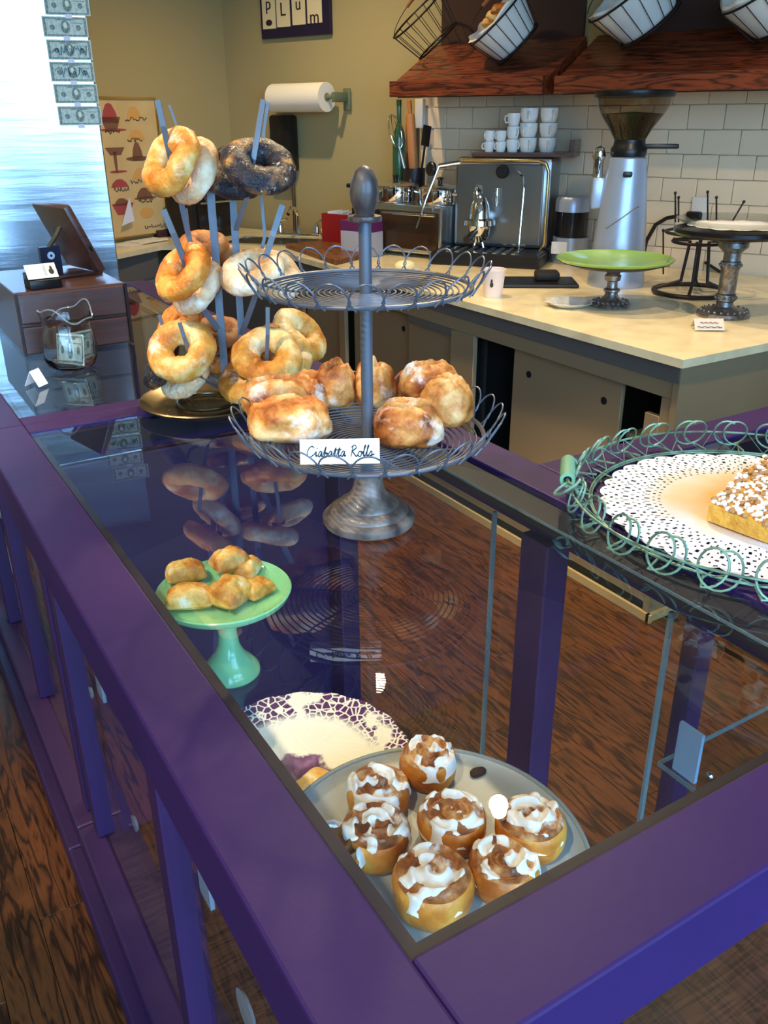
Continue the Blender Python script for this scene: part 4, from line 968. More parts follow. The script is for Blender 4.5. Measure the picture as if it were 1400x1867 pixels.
def basket(s, out, z, r0, r1, dep, axis, label, liner, grp='wire bread baskets', nw=18):
    t = thing('wire_basket', label, 'basket', wT(s, out, z), RT, grp)
    ax = Vector((axis[0], -axis[1], axis[2])).normalized(); Mx = frameR(ax, (1, .1, 0)).to_4x4()
    MB().tube(circ(r1, 40, dep), .0045, 8, True).xf(Mx).build('rim', WIRE, t)
    MB().tube(circ(r0, 36, 0), .0045, 8, True).xf(Mx).build('base_ring', WIRE, t)
    for k in range(nw):
        a = 2*math.pi*k/nw; c, s_ = math.cos(a), math.sin(a)
        MB().tube([(r0*c, r0*s_, 0), (r1*c, r1*s_, dep)], .0018, 5).xf(Mx).build('rib_wire', WIRE, t)
    g = MB()
    for k in range(5): x = r0*(-.8+.4*k); h = math.sqrt(r0*r0-x*x); g.tube([(x, -h, 0), (x, h, 0)], .0016, 5)
    o = g.xf(Mx).build('base_wires', WIRE, t); o['kind'] = 'stuff'
    if liner:
        seg = 56; m_ = MB(); vs = []
        pr = [(0.0, .008), (r0*.9, .008), (r0*.955, .02), ((r0+r1)/2*.96, dep*.5), (r1*.965, dep*.95), (r1*.985, dep*1.10), (r1*1.05, dep*1.06)]
        for j, (r, zz) in enumerate(pr):
            for i in range(seg):
                a = 2*math.pi*i/seg; w = noise.noise(Vector((math.cos(a)*2.5+s*9, math.sin(a)*2.5, j*.7)))
                k = 1+(.10*w-.07 if j > 4 else .02*w-.015)
                vs.append((r*k*math.cos(a), r*k*math.sin(a), zz+(.05*w*dep*2.2 if j > 4 else 0)))
        m_.add(vs, [(j*seg+i, j*seg+(i+1) % seg, (j+1)*seg+(i+1) % seg, (j+1)*seg+i) for j in range(len(pr)-1) for i in range(seg)])
        m_.xf(Mx).build('cloth_liner', LINER, t, ang=70)
    # bail handle folded down over the rim
    hp = [(r1*math.cos(a)*1.02, r1*math.sin(a)*.55-.02, dep+.05*math.sin(a)+.02) for a in np.linspace(0, math.pi, 14)]
    MB().tube(hp, .002, 6).xf(Mx).build('bail_wire', WIRE, t)
    MB().tube(hp[5:9], .008, 8).xf(Mx).build('handle_grip', mat('turned_wood', S(150, 96, 56), .5), t)
    return t, Mx
AX = (-.45, .45, .77)
basket(-1.29, .21, 1.875, .115, .15, .15, (-.55, .35, .75), 'empty dark wire basket at the left end of the shorter shelf', False)
b2, Mb = basket(-.85, .215, 1.842, .115, .155, .15, (-.50, .50, .70), 'wire basket of bread pieces in white cloth on the shorter shelf', True)
basket(-.235, .21, 1.885, .135, .185, .165, AX, 'large cloth-lined wire basket at the left of the longer shelf', True)
basket(.30, .21, 1.880, .135, .185, .165, AX, 'cloth-lined wire basket cut off by the right picture edge', True)
random.seed(21)
for k in range(7):
    a = k*2.4; r = .025+.055*(k/7)
    p = Vector(wT(-.85, .215, 1.842))+Matrix.Rotation(RT, 3, 'Z')@(Mb.to_3x3()@Vector((r*math.cos(a), r*math.sin(a), .115+.018*(k % 3))))
    o = ciabatta(60+k, .042, .032, .028, .3).build('bread_piece', BAG['gold' if k % 2 else 'plain'], None, True, 80, p, (random.uniform(-.5, .5), random.uniform(-.5, .5), a))
    tag(o, 'golden chunk of bread heaped in the cloth-lined basket', 'bread', 'bread chunks in the wire basket')

# ------------------------------------------------------------------ sign, towel roll, water filter on the olive wall
def text_mesh(body, size, mt, name, parent, loc, depth=.0012):
    cu = bpy.data.curves.new('lettering', 'FONT'); cu.body = body; cu.size = size; cu.extrude = depth; cu.align_x = 'CENTER'; cu.align_y = 'CENTER'
    o = bpy.data.objects.new('tmp_text', cu); COL.objects.link(o); bpy.context.view_layer.update()
    me = bpy.data.meshes.new_from_object(o.evaluated_get(bpy.context.evaluated_depsgraph_get())); bpy.data.objects.remove(o)
    me.materials.clear(); me.materials.append(mt); me.name = name
    return link(name, me, parent, loc, (math.pi/2, 0, 0))
sg = thing('framed_sign', 'dark framed sign with cream letter cards spelling PLUM', 'sign', wT(-2.383, .004, 1.957), RT)
NAVY = mat('navy_frame', S(34, 26, 52), .4)
SH = .30
MB().rbox((0, -.012, SH/2), (.522, .022, SH), .004).build('frame', NAVY, sg, smooth=False)
cardm = mat('cream_letter_card', S(226, 206, 158), .7)
LETM = mat('letter_print', S(40, 30, 28), .7)
for (x0, x1, zb, let) in ((488, 512, .048, [('p', .17, .07)]), (514.5, 538.5, .052, [('L', .135, .075)]), (543, 566, .056, [('u', .155, .07)]), (570, 595, .058, [('M', .205, .08), ('m', .085, .075)])):
    a, b = -.261+(x0-483)*.522/125, -.261+(x1-483)*.522/125
    c = thing_card = MB().bb(a, b, -.0275, -.0235, zb, SH-.02).build('letter_card', cardm, sg, smooth=False)
    for ch_, z, sz in let: text_mesh(ch_, sz*1.25, LETM, 'letter', c, ((a+b)/2, -.0285, z))
    if let[0][0] == 'p': MB().ell(((a+b)/2, -.028, zb+.03), (.025, .001, .016), 14, 8).build('fruit_print', LETM, c)
tw_ = thing('paper_towel_holder', 'white paper towel roll on a green wall holder', 'paper towel', wT(-2.47, .012, 1.645), RT)
MB().cyl((0, -.12, 0), (.40, -.12, 0), .074, seg=40).build('towel_roll', mat('towel_paper', S(238, 228, 206), .9, bump=(60, .2)), tw_)
MB().cyl((.40, -.12, 0), (.4015, -.12, 0), .022, seg=24).build('roll_core', mat('core_card', S(150, 130, 100), .9), tw_)
HOLD = mat('green_holder', S(104, 112, 84), .5)
MB().cyl((-.02, -.12, 0), (.44, -.12, 0), .012, seg=16).build('rod', HOLD, tw_)
MB().rbox((.447, -.066, 0), (.02, .125, .05), .006).build('bracket', HOLD, tw_); MB().rbox((-.03, -.066, 0), (.02, .125, .05), .006).build('bracket', HOLD, tw_)
MB().rbox((.447, -.004, -.01), (.05, .008, .11), .003).build('wall_plate', HOLD, tw_)
wf_ = thing('water_filter', 'black wall-mounted water filter with a pipe down to the sink', 'water filter', wT(-2.475, 0, 1.25), RT)
MB().rbox((0, -.06, .155), (.15, .10, .31), .02).build('housing', BLACKP, wf_)
MB().tube([(.055, -.06, .01), (.057, -.06, -.15), (.06, -.065, -.335)], .010, 10).build('pipe', mat('brown_pipe', S(96, 72, 50), .4, .6), wf_)
# faucet
fa = thing('faucet', 'chrome bridge faucet with lever handles behind the sink', 'faucet', pz(545, 432, CT), RT+.3)
MB().rbox((0, 0, .012), (.30, .05, .024), .008).build('base', CHROME, fa)
for x in (-.12, .12):
    h = MB().lathe([(.022, .02), (.02, .06), (.012, .085), (0, .09)], 16, (x, 0, 0)).tube([(x, 0, .08), (x+.03, -.02, .10), (x+.07, -.05, .105)], .007, 8).build('lever_handle', CHROME, fa)
MB().tube([(0, 0, .02), (0, 0, .12), (0, -.03, .16), (0, -.09, .17), (0, -.13, .14)], .011, 10).build('spout', CHROME, fa)
sp = thing('sprayer', 'small chrome sink sprayer to the right of the faucet', 'sprayer', pz(562, 431, CT)+np.array([.06, -.05, 0]), RT)
MB().lathe([(.02, 0), (.016, .03), (.02, .05), (0, .055)], 16).build('body', CHROME, sp)
sk = thing('sink', 'dark steel drop-in sink in the corner of the marble counter', 'sink', pz(500, 441, CT), RT+.35)
MB().bb(-.25, .25, -.15, -.13, 0, .006).bb(-.25, .25, .13, .15, 0, .006).bb(-.25, -.23, -.13, .13, 0, .006).bb(.23, .25, -.13, .13, 0, .006).build('rim', STEEL, sk, smooth=False)
MB().bb(-.23, .23, -.13, .13, .0004, .0012).build('basin', mat('sink_dark', S(46, 38, 32), .4, .5), sk, smooth=False)
cbp = [pz(x, y, CT)[:2] for x, y in ((521, 452), (618, 442), (700, 462), (612, 484))]; cc = np.mean(cbp, 0)
cb_ = MB().prism([tuple(q-cc) for q in cbp], 0, .022).build('cutting_board', woodmat('board_wood', S(134, 82, 44), S(84, 46, 24), .45, 4., (6, 1, 1)), None, False, 40, (cc[0], cc[1], CT+.0005))
tag(cb_, 'brown wooden cutting board at the far end of the counter', 'cutting board')
def onT(s, out, z): return wT(s, out, z)
# left corner: small oven, poster, leaflets
PSW = PT
pz0 = pP(180, 172, .02); pz1 = pP(277, 177, .02); pzb = pP(306, 421, .02)
wP_ = .50
ps = thing('dessert_poster', 'tall tan poster of desserts in a thin gold frame, beside the refrigerator', 'poster', pP(306, 424, .012), WA)
PW, PH = .62, float(pz1[2]-pP(306, 424, .012)[2])
posm = mat('poster_paper', S(214, 186, 132), .7, var=(S(200, 170, 116), 6, .3, .7))
MB().bb(-PW, 0, -.012, 0, 0, PH).build('board', posm, ps, smooth=False)
GOLD = mat('gold_frame', (.7, .5, .18, 1), .3, 1.)
for q in ((-PW, .0, PH-.012, PH), (-PW, 0, 0, .01), (-.012, 0, .01, PH-.012), (-PW, -PW+.012, .01, PH-.012)): MB().bb(q[0], q[1], -.02, -.0125, q[2], q[3]).build('frame_strip', GOLD, ps, smooth=False)
red, tan, brn = mat('print_red', S(168, 72, 72), .8), mat('print_tan', S(214, 160, 88), .8), mat('print_brown', S(126, 84, 64), .8)
def pprint(x, y, w, h, mt, kind):
    a = pP(x, y, .0245); q = a-np.array(ps.location); lx = float(q@PT); lz = float(q[2])
    if kind == 'mound': pts = [(-w, -h), (w, -h), (w*.75, h*.1), (w*.35, h*.85), (0, h), (-w*.35, h*.85), (-w*.75, h*.1)]
    elif kind == 'plate': pts = [(w*math.cos(t), h*math.sin(t)) for t in np.linspace(0, 2*math.pi, 17)[:-1]]
    else: pts = [(-w*.55, -h), (w*.55, -h), (w, h), (-w, h)]
    n = len(pts); v = [(lx+a_, -.0135, lz+b_) for a_, b_ in pts]+[(lx+a_, -.012, lz+b_) for a_, b_ in pts]
    return MB().add(v, [tuple(range(n)), tuple(range(n, 2*n))[::-1]]+[(i, (i+1) % n, n+(i+1) % n, n+i) for i in range(n)]).build('dessert_print', mt, ps, smooth=False)
for a in ((199, 206, .055, .05, red, 'mound'), (202, 226, .065, .035, brn, 'cup'), (206, 237, .09, .008, red, 'plate'), (243, 206, .05, .035, tan, 'mound'), (248, 246, .06, .028, tan, 'mound'), (250, 276, .04, .05, brn, 'mound'), (252, 289, .085, .012, brn, 'plate'), (210, 276, .065, .02, brn, 'cup'), (211, 296, .012, .055, brn, 'cup'), (216, 313, .06, .007, red, 'plate'), (218, 334, .06, .022, red, 'mound'), (256, 316, .06, .03, tan, 'mound'), (263, 352, .06, .03, brn, 'mound'), (265, 361, .08, .008, brn, 'plate'), (222, 368, .055, .02, brn, 'mound'), (225, 381, .075, .03, red, 'cup'), (268, 388, .05, .03, tan, 'plate')): pprint(*a)
rs = random.Random(4)
for (x, y, w) in ((248, 217, .075), (256, 331, .07), (282, 412, .07), (246, 255, .05), (222, 345, .05), (266, 366, .05), (206, 241, .05)):
    q = pP(x, y, .0265)-np.array(ps.location); lx = float(q@PT); lz = float(q[2])
    MB().tube([(lx-w+2*w*i/22, -.0137, lz+rs.uniform(-.012, .012)) for i in range(23)], .0022, 4).build('script_print', LETM, ps)
o = MB().add([(0, 0, 0), (.09, 0, .02), (.075, 0, .15), (0, -.002, 0), (.09, -.002, .02), (.075, -.002, .15)], [(0, 1, 2), (3, 5, 4), (0, 3, 4, 1), (1, 4, 5, 2), (2, 5, 3, 0)]).build('torn_paper', mat('bluish_paper', S(214, 218, 236), .8), None, False, 40, pP(222, 412, .05), (0, 0, WA))
tag(o, 'torn white paper corner stuck over the lower part of the dessert poster', 'paper')
ov = thing('toaster_oven', 'small black toaster oven in the back corner of the counter', 'oven', pz(398, 433, CT), WA)
MB().rbox((0, .12, .125), (.34, .24, .25), .01).build('body', BLACKP, ov, smooth=False)
MB().rbox((-.02, -.003, .12), (.24, .008, .17), .004).build('door', mat('oven_glass', S(30, 28, 28), .1), ov, smooth=False)
MB().rbox((0, .12, .256), (.33, .23, .01), .003).build('top_tray', mat('tray_tan', S(196, 172, 132), .6), ov, smooth=False)
MB().cyl((-.13, -.02, .2), (.09, -.02, .2), .006).build('handle', STEEL, ov)
for i, (x, y, r, lb) in enumerate(((238, 447, .2, 'white leaflet at the left of the back counter'), (268, 442, -.1, 'cream leaflet lying below the dessert poster'))):
    tag(MB().box((0, 0, .004+.001*i), (.22, .12, .008), rz=WA+.2+r).build('leaflet', mat('leaflet_paper', S(228, 220, 206), .8), None, False, 40, pz(x, y, CT)+np.array([0, 0, .0005+.004*i])), lb, 'leaflet')
tag(MB().rbox((0, 0, .02), (.16, .1, .04), .008).build('dark_wallet', mat('maroon_box', S(66, 34, 34), .6), None, False, 40, pz(300, 430, CT), (0, 0, WA)), 'small maroon box on the back counter under the poster', 'box')

# ------------------------------------------------------------------ counter oven, pots, utensils
bo = thing('countertop_oven', 'long stainless countertop oven with pots standing on it', 'oven', wT(-1.36, .46, CT), RT)
MB().rbox((0, .19, .135), (.56, .38, .23), .008).build('body', STEEL, bo, smooth=False)
MB().rbox((.08, -.004, .13), (.36, .008, .18), .004).build('glass_door', mat('oven_brown_glass', S(72, 50, 34), .08, .3), bo, smooth=False)
MB().rbox((-.19, -.004, .13), (.17, .008, .18), .004).build('control_panel', mat('oven_dark_panel', S(52, 48, 46), .3, .5), bo, smooth=False)
MB().cyl((-.06, -.03, .21), (.26, -.03, .21), .007).build('handle', CHROME, bo)
for x in (-.24, .24): [MB().cyl((x, y, 0), (x, y, .022), .015).build('foot', BLACKP, bo) for y in (.04, .26)]
for k in range(3): MB().cyl((-.25+.05*k, -.006, .07), (-.25+.05*k, -.024, .07), .016).build('knob', CHROME, bo)
OZ = CT+.2505
rb = thing('red_bin', 'red plastic bin of sachets left of the countertop oven', 'bin', wT(-1.82, .30, CT), RT)
RED = mat('red_plastic', S(158, 26, 34), .35)
MB().bb(-.1, .1, -.08, -.072, .004, .17).bb(-.1, .1, .072, .08, .004, .17).bb(-.1, -.092, -.072, .072, .004, .17).bb(.092, .1, -.072, .072, .004, .17).bb(-.1, .1, -.08, .08, 0, .004).build('body', RED, rb, smooth=False)
for k in range(4): MB().box((-.06+.04*k, 0, .125), (.006, .12, .11), R=Matrix.Rotation(.15*(k-1.5), 3, 'Y')).build('sachet', PAPER, rb, smooth=False)
pk = thing('sachet_box', 'purple and white box of packets in front of the countertop oven', 'box', wT(-1.52, .53, CT), RT)
MB().rbox((0, 0, .06), (.2, .1, .12), .004).build('carton', mat('pale_carton', S(190, 182, 180), .7), pk, smooth=False)
MB().rbox((0, -.002, .145), (.202, .098, .05), .004).build('purple_top', mat('magenta_carton', S(110, 34, 84), .6), pk, smooth=False)
def pot(s, out, r, h, label, handle):
    t = thing('saucepan', label, 'pan', wT(s, out, OZ), RT)
    MB().lathe([(0, 0), (r*.96, 0), (r, .008), (r, h), (r*1.04, h+.003), (r*.98, h+.004), (r*.97, .012), (0, .010)], 40).build('body', CHROME, t)
    MB().lathe([(r*1.02, h+.004), (r*.8, h+.014), (r*.2, h+.026), (0, h+.027)], 40).build('lid', STEEL, t)
    MB().lathe([(.012, h+.025), (.01, h+.04), (.02, h+.05), (0, h+.056)], 16).build('lid_knob', BLACKP, t)
    if handle: MB().tube([(-r, 0, h*.75), (-r-.08, -.02, h*.85), (-r-.17, -.04, h*.9)], .011, 8).build('handle', BLACKP, t)
    else:
        for s_ in (-1, 1): MB().tube([(s_*r, -.03, h*.7), (s_*(r+.03), -.02, h*.75), (s_*(r+.03), .02, h*.75), (s_*r, .03, h*.7)], .006, 8).build('handle', CHROME, t)
pot(-1.45, .335, .118, .075, 'shiny saucepan with a side handle on the countertop oven', True)
pot(-1.18, .33, .105, .07, 'shiny two-handled pan beside the espresso machine', False)
uc = thing('utensil_crock', 'dark crock on the oven top holding kitchen utensils', 'crock', wT(-1.47, .145, OZ), RT)
MB().lathe([(0, 0), (.05, 0), (.056, .02), (.06, .15), (.056, .15), (.05, .01), (0, .01)], 28).build('crock', mat('dark_crock', S(36, 30, 34), .3), uc)
def utensil(name, label, cat, parts, lean, z=.012):
    t = thing(name, label, cat, np.array(wT(-1.47, .145, OZ))+np.array([0, 0, z]), RT, 'utensils in the crock')
    Mx = Matrix.Translation((lean[2], lean[3], 0))@Matrix.Rotation(lean[0], 4, 'Y')@Matrix.Rotation(lean[1], 4, 'X')
    for nm, mb, mt in parts: mb.xf(Mx).build(nm, mt, t)
utensil('rolling_pin', 'pale wooden rolling pin standing in the crock', 'rolling pin', [('roller', MB().lathe([(0, .06), (.02, .065), (.024, .08), (.024, .38), (.02, .395), (0, .4)], 20), mat('maple', S(190, 120, 62), .5)), ('handle', MB().lathe([(.009, .39), (.013, .43), (.011, .46), (0, .465)], 16), mat('maple', S(190, 120, 62)))], (-.06, .05, .01, 0))
loops = MB()
for k in range(5):
    a = math.pi*k/5; loops.tube([(math.sin(t)*.035*math.cos(a)*math.sin(t/1)**.3, math.sin(t)*.035*math.sin(a), .24+.17*(1-math.cos(t))/2) for t in np.linspace(0.02, math.pi-.02, 12)], .0013, 5).tube([(-math.sin(t)*.035*math.cos(a), -math.sin(t)*.035*math.sin(a), .24+.17*(1-math.cos(t))/2) for t in np.linspace(0.02, math.pi-.02, 12)], .0013, 5)
utensil('whisk', 'wire balloon whisk leaning left out of the crock', 'whisk', [('handle', MB().cyl((0, 0, .02), (0, 0, .25), .008), STEEL), ('wire_loops', loops, CHROME)], (-.28, .05, -.02, .0))
utensil('spatula', 'black spatula standing in the crock', 'spatula', [('handle', MB().cyl((0, 0, .02), (0, 0, .26), .006), BLACKP), ('blade', MB().rbox((0, 0, .30), (.05, .006, .1), .003), BLACKP)], (.2, .06, .02, .01))
gb = thing('green_bottle', 'slim green glass bottle behind the utensil crock', 'bottle', wT(-1.58, .13, OZ), RT)
MB().lathe([(0, 0), (.032, 0), (.034, .01), (.034, .28), (.028, .32), (.013, .36), (.012, .45), (0, .455)], 24).build('body', mat('green_glass', S(44, 84, 56), .15, coat=.5), gb)
MB().lathe([(.0135, .445), (.0135, .475), (0, .476)], 16).build('cap', mat('green_cap', S(30, 70, 44), .4), gb)

# ------------------------------------------------------------------ espresso machine
EM = pz(925, 478, CT)+np.array([.02, .02, 0]); ER = RT+.30
em = thing('espresso_machine', 'dark steel espresso machine with chrome group head and brass trim', 'espresso machine', EM, ER)
exv, eyv = np.array([math.cos(ER), math.sin(ER), 0]), np.array([-math.sin(ER), math.cos(ER), 0])
def eL(x, y, dy=0.): q = pl(x, y, EM+eyv*dy, eyv)-EM; return (float(q@exv), float(q@eyv), float(q[2]))
BSTEEL = mat('dark_steel', (.30, .31, .33, 1), .28, .9, bump=(30, .05), stretch=(1, 1, 20))
l0, r0 = eL(826, 400)[0], eL(1000, 400)[0]; tz_ = eL(920, 287)[2]
MB().rbox(((l0+r0)/2, .20, tz_/2+.03), (r0-l0, .38, tz_-.06), .02).build('body', BSTEEL, em)
MB().rbox(((l0+r0)/2-.01, .004, tz_*.55), (r0-l0-.05, .012, tz_*.78), .006).build('front_panel', mat('panel_steel', (.24, .235, .225, 1), .3, .9), em, smooth=False)
MB().rbox(((l0+r0)/2-.02, -.09, .03), (r0-l0+.06, .24, .06), .008).build('drip_tray', BLACKP, em, smooth=False)
for k in range(9): MB().bb(l0-.02+.045*k, l0-.02+.045*k+.02, -.20, .0, .0605, .064).build('tray_slat', STEEL, em, smooth=False)
rx = r0-.012
MB().tube([(l0+.04, -.012, tz_-.012), (rx-.05, -.012, tz_-.012), (rx-.015, -.012, tz_-.025), (rx, -.012, tz_-.06), (rx, -.012, .09), (rx-.02, -.012, .05), (rx-.06, -.012, .045)], .008, 10).build('trim_rail', BRASS, em)
gx, _, gz = eL(880, 395, -.03)
MB().lathe([(0, .095), (.026, .092), (.044, .055), (.05, .0), (.074, -.008), (.077, -.03), (.06, -.035), (0, -.036)], 28, (gx, -.09, gz)).build('group_head', CHROME, em)
MB().cyl((gx, 0, gz-.01), (gx, -.08, gz-.01), .042, seg=20).build('group_neck', CHROME, em)
MB().tube([(gx, -.09, gz+.09), (gx-.005, -.10, gz+.12), (gx+.012, -.14, gz+.14)], .009, 8).build('group_lever', CHROME, em)
MB().lathe([(0, -.075), (.03, -.072), (.05, -.04), (.054, 0), (0, 0)], 24, (gx, -.09, gz-.036)).build('filter_basket', CHROME, em)
MB().tube([(gx, -.12, gz-.055), (gx-.01, -.18, gz-.065), (gx-.015, -.26, gz-.08)], [.010, .015, .017], 10).build('portafilter_handle', BLACKP, em)
MB().tube([(gx-.016, -.09, gz-.105), (gx-.024, -.09, gz-.135)], .006, 8).tube([(gx+.016, -.09, gz-.105), (gx+.024, -.09, gz-.135)], .006, 8).build('spouts', CHROME, em)
a = eL(868, 356, -.03); b = eL(905, 360, -.03)
MB().lathe([(.012, -.03), (.018, 0), (.014, .03), (.004, .05), (0, .05)], 16, (a[0], -.02, a[2])).build('pressure_valve', CHROME, em)
MB().lathe([(.01, -.04), (.014, 0), (.01, .04), (0, .045)], 16, (b[0], -.02, b[2])).build('sight_tube', CHROME, em)
def knob(x, y, nm):
    q = eL(x, y, -.06)
    MB().cyl((q[0], .0, q[2]), (q[0], -.07, q[2]), .007).build(nm+'_stem', CHROME, em)
    MB().lathe([(0, -.012), (.026, -.012), (.031, -.006), (.031, .006), (.026, .012), (0, .012)], 24).xf(Matrix.Translation((q[0], -.078, q[2]))@frameR((0, -1, 0)).to_4x4()).build(nm, BLACKP, em)
knob(918, 312, 'steam_knob')
q0, q1, q2 = eL(838, 297, -.02), eL(800, 303, -.06), eL(786, 308, -.08)
MB().cyl(q0, q1, .011).build('water_arm', CHROME, em)
MB().lathe([(0, -.012), (.026, -.012), (.032, -.006), (.032, .006), (.026, .012), (0, .012)], 24).xf(Matrix.Translation(q2)@frameR((-.5, -.8, .1)).to_4x4()).build('water_knob', BLACKP, em)
MB().tube([q1, eL(793, 322, -.07), eL(776, 365, -.09), eL(759, 416, -.11)], .0045, 8).build('water_wand', CHROME, em)
MB().tube([eL(942, 310, -.02), eL(953, 322, -.06), eL(955, 345, -.07), eL(950, 400, -.09), eL(944, 466, -.11)], .0048, 8).build('steam_wand', CHROME, em)
# wooden cup tray with white cups on top of the machine
ct_ = thing('wooden_cup_tray', 'wooden tray of white cups on top of the espresso machine', 'tray', EM+np.array([0, 0, tz_+.0005]), ER)
tl, trr = eL(858, 287)[0], eL(1045, 287)[0]
MB().rbox(((tl+trr)/2, .17, .010), (trr-tl, .30, .02), .004).build('base', WALNUT, ct_, smooth=False)
MB().prism([(trr-.02, .02), (trr, .02), (trr, .32), (trr-.02, .32)], .02, .075).build('side_rail', WALNUT, ct_, smooth=False)
MB().bb(tl, trr-.021, .30, .32, .02, .06).build('back_rail', WALNUT, ct_, smooth=False)
cupm = {}
def cup_mesh(r, h):
    k = (r, h)
    if k not in cupm:
        a = MB().lathe([(0, 0), (r*.72, 0), (r*.8, .004), (r*.97, h*.5), (r, h), (r*.95, h), (r*.9, h*.5), (r*.7, .008), (0, .007)], 28).mesh('cup_bowl', WHITE)
        b = MB().tube([(r*.93, 0, h*.8), (r*1.35, 0, h*.8), (r*1.5, 0, h*.55), (r*1.3, 0, h*.28), (r*.88, 0, h*.3)], r*.11, 8).mesh('cup_handle', WHITE)
        cupm[k] = (a, b)
    return cupm[k]
base_z = tz_+.0212
cups = [  # local x, y, level, radius, height, handle turn, words
 (tl+.075, .05, 0, .026, .046, -2.4, 'leftmost espresso cup in the bottom row'), (tl+.13, .05, 0, .026, .046, -2.2, 'second espresso cup in the bottom row'), (tl+.185, .06, 0, .03, .055, -.6, 'third cup in the bottom row'),
 (tl+.075, .05, 1, .026, .046, -2.0, 'espresso cup on top of the leftmost one'), (tl+.13, .05, 1, .026, .046, -2.2, 'espresso cup stacked second from the left'), (tl+.255, .07, 0, .042, .062, -1.2, 'wide cup at the bottom of the tall stack'),
 (tl+.185, .06, 1.2, .03, .055, -.8, 'cup stacked on the third cup of the row'), (tl+.255, .07, 1.35, .042, .062, -1.8, 'wide cup in the middle of the tall stack'), (tl+.255, .07, 2.7, .042, .062, -1.4, 'wide cup at the top of the tall stack'),
 (tl+.345, .08, 0, .042, .062, -1.3, 'wide cup at the bottom of the right stack'), (tl+.345, .08, 1.35, .042, .062, -1.2, 'wide cup in the middle of the right stack'), (tl+.345, .08, 2.7, .042, .062, -1.0, 'wide cup on top of the right stack'), (tl+.185, .06, 2.4, .03, .055, -2.6, 'topmost small cup left of the tall stack')]
for (x, y, lv, r, h, hr, lb) in cups:
    p = EM+exv*x+eyv*y+np.array([0, 0, base_z+lv*.0465])
    t = thing('cup', 'white '+lb+' on the espresso machine', 'cup', p, ER+hr, 'white cups on the espresso machine'); a, b = cup_mesh(r, h); link('bowl', a, t); link('handle', b, t)

# ------------------------------------------------------------------ grinders
GP = pz(1121, 522, CT)+np.array([.03, .03, 0])
gr = thing('coffee_grinder', 'tall silver coffee grinder with a bean-filled clear hopper', 'coffee grinder', GP, -.7)
SILV = mat('silver_paint', S(168, 182, 206), .35, .5)
MB().lathe([(0, 0), (.115, 0), (.118, .01), (.112, .06), (.098, .25), (.082, .42), (.072, .492), (.06, .5), (0, .5)], 48).build('body', SILV, gr)
MB().lathe([(0, .5), (.068, .5), (.07, .51), (.07, .528), (.062, .54), (.06, .56), (0, .56)], 36).build('collar', BLACKP, gr)
MB().rbox((.12, .01, .535), (.14, .035, .018), .006).build('collar_lever', BLACKP, gr)
HOP = glass('hopper_glass', (.80, .77, .73, 1), 1.35)
MB().lathe([(.062, .56), (.085, .60), (.118, .645), (.138, .68), (.146, .71), (.143, .71), (.134, .68), (.114, .645), (.081, .60), (.058, .56)], 48).build('hopper', HOP, gr)
MB().lathe([(0, .5605), (.057, .5605), (.08, .60), (.1125, .644), (.117, .652), (0, .660)], 40).build('coffee_beans', mat('coffee_beans', S(46, 25, 14), .6, bump=(150, 1., .004)), gr)
MB().lathe([(0, .71), (.149, .71), (.152, .714), (.152, .730), (.146, .734), (0, .734)], 48).build('hopper_lid', BLACKP, gr)
q = np.array([math.cos(-.7), math.sin(-.7)])
MB().rbox((-.005, -.0835, .44), (.036, .012, .022), .008).xf(Matrix.Rotation(.03, 4, 'X')).build('badge', BLACKP, gr)
MB().lathe([(.02, .44), (.02, .5), (.028, .52), (.018, .55), (0, .556)], 20, (-.11, .02, -.02)).build('dosing_knob', CHROME, gr)
MB().rbox((-.105, .02, .36), (.05, .06, .12), .01).build('chute', SILV, gr)
MB().tube([(-.07, -.113, .235), (.05, -.103, .32)], .0022, 6).build('chrome_strip', CHROME, gr)
G2 = pz(1037, 478, CT)
g2 = thing('coffee_doser', 'small silver coffee doser with dark clear cylinder beside the grinder', 'coffee grinder', G2, -.7)
MB().lathe([(0, 0), (.085, 0), (.088, .01), (.085, .12), (0, .12)], 36).build('base', SILV, g2)
MB().lathe([(0, .1205), (.076, .1205), (.076, .235), (0, .235)], 36).build('dark_cylinder', mat('smoky_plastic', S(28, 28, 34), .12), g2)
MB().lathe([(0, .2355), (.084, .2355), (.084, .285), (.075, .30), (0, .30)], 36).build('lid', SILV, g2)
MB().rbox((-.035, -.082, .075), (.075, .01, .055), .002).xf(Matrix.Rotation(-.25, 4, 'Z')).build('paper_label', PAPER, g2, smooth=False)
# knock tray and small things in front of the machine
kt = thing('drip_mat', 'black rubber drip mat in front of the grinder', 'mat', pz(975, 518, CT), -.6)
MB().rbox((0, 0, .008), (.34, .2, .016), .006).build('tray', BLACKP, kt, smooth=False)
MB().rbox((.05, .02, .034), (.10, .09, .036), .01).build('tamper_block', mat('rubber', S(34, 30, 30), .6), kt)
cupP = thing('paper_cup', 'white paper cup with a dark pear emblem near the counter edge', 'cup', pz(898, 541, CT), -.5)
MB().lathe([(0, .002), (.033, .002), (.034, 0), (.036, .004), (.0455, .102), (.0475, .104), (.0475, .108), (.0445, .108), (.034, .006), (0, .005)], 36).build('cup_wall', mat('cup_paper', S(240, 222, 212), .6), cupP)
e = camdir(-.25, 0, 1); ang_ = math.atan2(e.y, e.x)+.5
MB().ell((.0405*math.cos(ang_), .0405*math.sin(ang_), .052), (.007, .007, .010), 12, 8).ell((.0425*math.cos(ang_), .0425*math.sin(ang_), .066), (.004, .004, .008), 10, 8).build('pear_emblem', mat('pear_dark', S(52, 44, 30)), cupP)
ps1 = thing('saucer', 'white saucer with a folded cream cloth behind the wire tier', 'saucer', pz(738, 496, CT))
